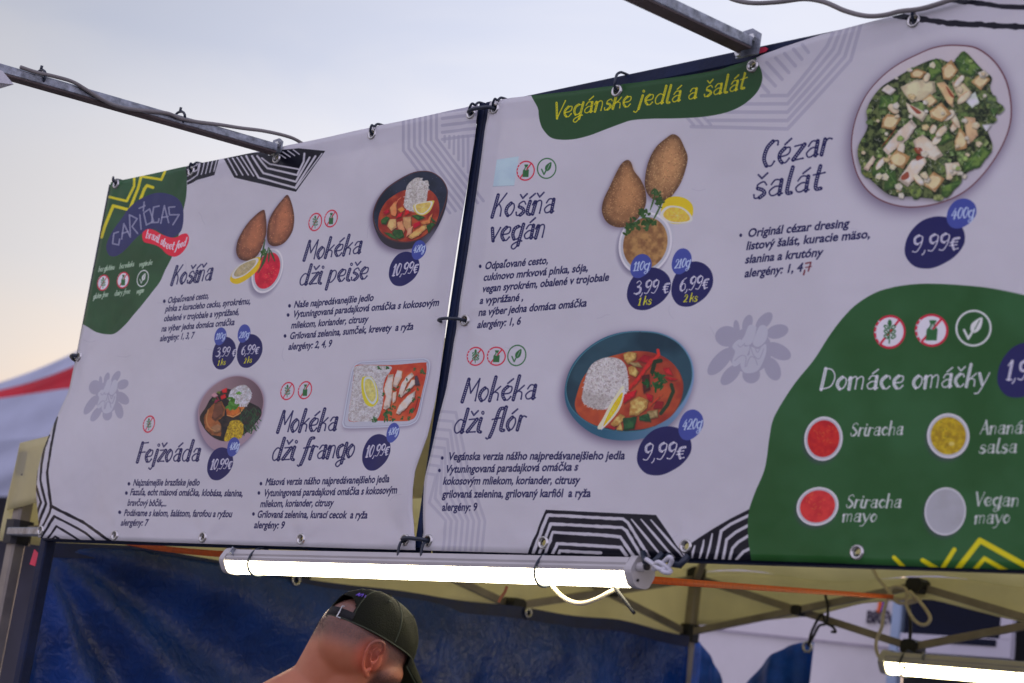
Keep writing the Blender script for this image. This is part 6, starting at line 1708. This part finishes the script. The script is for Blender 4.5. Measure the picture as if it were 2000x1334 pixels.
blobs('trousers', tr, .009, M_jean, pr, 4)

# cap: crown with the opening above the strap, brim, strap and buckle
def cap_material():
    m = mat('dark_green_twill', (.0065, .0085, .0022), .85, 0, .22, 30, .35, 420, spec=.25)
    return m
M_cap = cap_material()
cap = empty('baseball_cap', tuple(HC), 'dark olive green baseball cap with strap and metal buckle on the man\'s bent head', 'cap')
CF, CS, CN = 103, 79, 92
def crown(th, ph, k=0.0):
    c = cos(ph) ** .82; s = sin(ph) ** .92 if ph > 0 else 0
    seam = 1 - .010 * math.exp(-((((th / (pi / 3)) % 1) - .5) / .03) ** 2) * cos(ph)
    f, s_, n_ = CF * cos(th) * c * seam, CS * sin(th) * c * seam, CN * s * 1.0
    # cloth dents
    d = 1 + .016 * sin(3 * th + 2.1 + ph * 4) * cos(ph) + .010 * sin(7 * th - ph * 6) * cos(ph) + .014 * math.exp(-((th - 1.0) / .22) ** 2) * sin(ph * 9)
    drop = -4 * cos(th) * (1 - ph / (pi / 2))
    return hf((f + k * cos(th)) * d, (s_ + k * sin(th)) * d, n_ * d + drop)
bm = bmesh.new(); nt_, np_ = 144, 48; ring = []
for j in range(np_ + 1):
    ph = (pi / 2) * j / np_ * .995
    ring.append([bm.verts.new(crown(2 * pi * i / nt_, ph) - HC) for i in range(nt_)])
def in_arch(th, ph):
    a = (th - pi + pi) % (2 * pi) - pi
    a = abs(((th - pi) + pi) % (2 * pi) - pi)
    w, y0, y1 = .50, .20, .56
    if a > w or ph < y0: return False
    return ph < y0 + (y1 - y0) * math.sqrt(max(0, 1 - (a / w) ** 2.4))
for j in range(np_):
    for i in range(nt_):
        th, ph = 2 * pi * (i + .5) / nt_, (pi / 2) * (j + .5) / np_
        if in_arch(th, ph): continue
        bm.faces.new((ring[j][i], ring[j][(i + 1) % nt_], ring[j + 1][(i + 1) % nt_], ring[j + 1][i]))
me = bpy.data.meshes.new('crown'); bm.to_mesh(me); bm.free(); me.polygons.foreach_set('use_smooth', [True] * len(me.polygons))
o = link('crown', me, M_cap, cap); md = o.modifiers.new('t', 'SOLIDIFY'); md.thickness = .0022; md.offset = 1
# stitched seams, button, eyelets
M_st = mat('green_stitching', (.035, .045, .025), .8)
for k in range(6):
    th = pi / 3 * k + pi / 6
    p = [crown(th, ph, .8) for ph in np.linspace(.62 if abs(((th - pi) + pi) % (2 * pi) - pi) < .3 else .02, 1.5, 26)]
    MB().tube(p, .0011, 5).build('seam', M_st, cap, True)
    e = crown(th + .42, .92, 1.5); nrm = (e - HC).normalized()
    if k != 3: MB().tube([e, e + nrm * .0012], .0032, 10).build('eyelet', M_st, cap)
MB().tube([hf(0, 0, 91), hf(0, 0, 97)], [.008, .005], 12).build('button', M_cap, cap, True)
MB().tube([crown(t, .012, .9) for t in np.linspace(0, 2 * pi, 73)[:-1]], .0014, 5, closed=True).build('rim_stitching', M_st, cap, True)
# brim
def brim(s, t):
    a = (s - .5) * 2; th = a * .92
    e = crown(th, .02); L_ = 92 * (1 - abs(a) ** 2.6) ** .6 if abs(a) < 1 else 0
    d = Fv * .86 + Sv * sin(th) * .12 - Nv * (.50 + .1 * t)
    p = Vector(e) + d * (L_ * t * px); p -= Nv * (a * a * 18 * t * px)
    return p
grid_mesh('brim', brim, 36, 12, M_cap, cap, thick=.0034)
grid_mesh('underbrim', lambda s, t: brim(s, t) - Nv * .0032, 36, 12, mat('underbrim_cloth', (.03, .042, .016), .8), cap, thick=.001)
# strap across the opening, and its buckle
def strap_pt(a, ph): return crown(pi + a, ph, 1.6)
sb = MB(); n = 20
for i in range(n + 1):
    a = -.56 + 1.12 * i / n
    sb.v += [tuple(strap_pt(a, .015)), tuple(strap_pt(a, .20))]
sb.f = [(2 * i, 2 * i + 2, 2 * i + 3, 2 * i + 1) for i in range(n)]
so = sb.build('strap', mat('black_strap', (.005, .005, .006), .8, 0, .1, 60, .3, 500), cap, True); md = so.modifiers.new('t', 'SOLIDIFY'); md.thickness = .0024
q = [strap_pt(a, ph) + (strap_pt(a, ph) - HC).normalized() * .0022 for a, ph in ((-.20, .01), (-.20, .22), (-.30, .22), (-.30, .19), (-.22, .19), (-.22, .04), (-.30, .04), (-.30, .01))]
q = [strap_pt(a, ph) + (strap_pt(a, ph) - HC).normalized() * .003 for a, ph in ((-.32, -.005), (-.20, -.005), (-.20, .235), (-.26, .235))]
MB().tube(q, .0013, 6).build('buckle', M_bolt, cap, True)
# embroidered letters high on the back
M_vio = mat('violet_thread', (.16, .08, .55), .6)
for pts in (((-.34, .62), (-.30, .72)), ((-.30, .72), (-.26, .62)), ((-.33, .655), (-.27, .655)), ((-.44, .63), (-.42, .73)), ((-.42, .73), (-.38, .70)), ((-.38, .70), (-.36, .62)), ((-.52, .64), (-.50, .72))):
    MB().tube([crown(pi + a, ph, 1.4) for a, ph in pts], .0009, 5).build('embroidery', M_vio, cap, True)

# short hair on the neck and the beard: thousands of small hairs
def hairs(name, m, n, accept, length, r, seed):
    rg_ = random.Random(seed); me = body.data; vs = me.vertices; O = pr.location
    cand = [v.index for v in vs if (v.co + O).z > HC.z - .16 and accept(v.co + O) > 0]
    V, F = [], []; tries = 0; cnt = 0
    while cnt < n and tries < n * 40:
        tries += 1
        v = vs[cand[rg_.randrange(len(cand))]]; p = v.co + O; dn_ = accept(p)
        if dn_ <= 0 or rg_.random() > dn_: continue
        nn = v.normal; d = (nn + Vector((rg_.uniform(-.6, .6), rg_.uniform(-.6, .6), rg_.uniform(-1.1, .1)))).normalized()
        sd_ = d.cross(Vector((rg_.random(), rg_.random(), rg_.random()))).normalized() * r
        L_ = length * rg_.uniform(.5, 1.2) * (.5 + .5 * dn_); k = len(V)
        pp = p + Vector((rg_.uniform(-1, 1), rg_.uniform(-1, 1), rg_.uniform(-1, 1))) * .0015
        V += [tuple(pp - sd_ - O), tuple(pp + sd_ - O), tuple(pp + d * L_ - O)]; F.append((k, k + 1, k + 2)); cnt += 1
    me2 = bpy.data.meshes.new(name); me2.from_pydata(V, [], F); o = link(name, me2, m, pr); o['kind'] = 'stuff'; return o
M_hair = mat('dark_brown_hair', (.035, .022, .018), .6)
def loc(p): q = p - HC; return q.dot(Fv) / px, q.dot(Sv) / px, q.dot(Nv) / px
def acc_hair(p):
    f, s, n_ = loc(p)
    if n_ > 2 or n_ < -70: return 0
    if f > 45: return 0
    return sm01(-66, -6, n_) ** 1.6
def acc_beard(p):
    f, s, n_ = loc(p)
    if f < -10 or n_ > -34: return 0
    return sm01(-10, 10, f) * sm01(-36, -64, n_) * (1 if n_ > -150 else 0)
hairs('hair', M_hair, 11000, acc_hair, .0024, .00016, 3)
hairs('beard', M_hair, 14000, acc_beard, .0075, .00024, 5)
# eyes, hidden under the brim from here
M_eye = mat('eye', (.5, .48, .46), .2)
for sg in (1, -1):
    b = bmesh.new(); bmesh.ops.create_icosphere(b, subdivisions=2, radius=9 * px); bmesh.ops.translate(b, verts=b.verts, vec=hf(80, 26 * sg, -62) - pr.location)
    me = bpy.data.meshes.new('eye'); b.to_mesh(me); b.free(); link('eye', me, M_eye, pr)
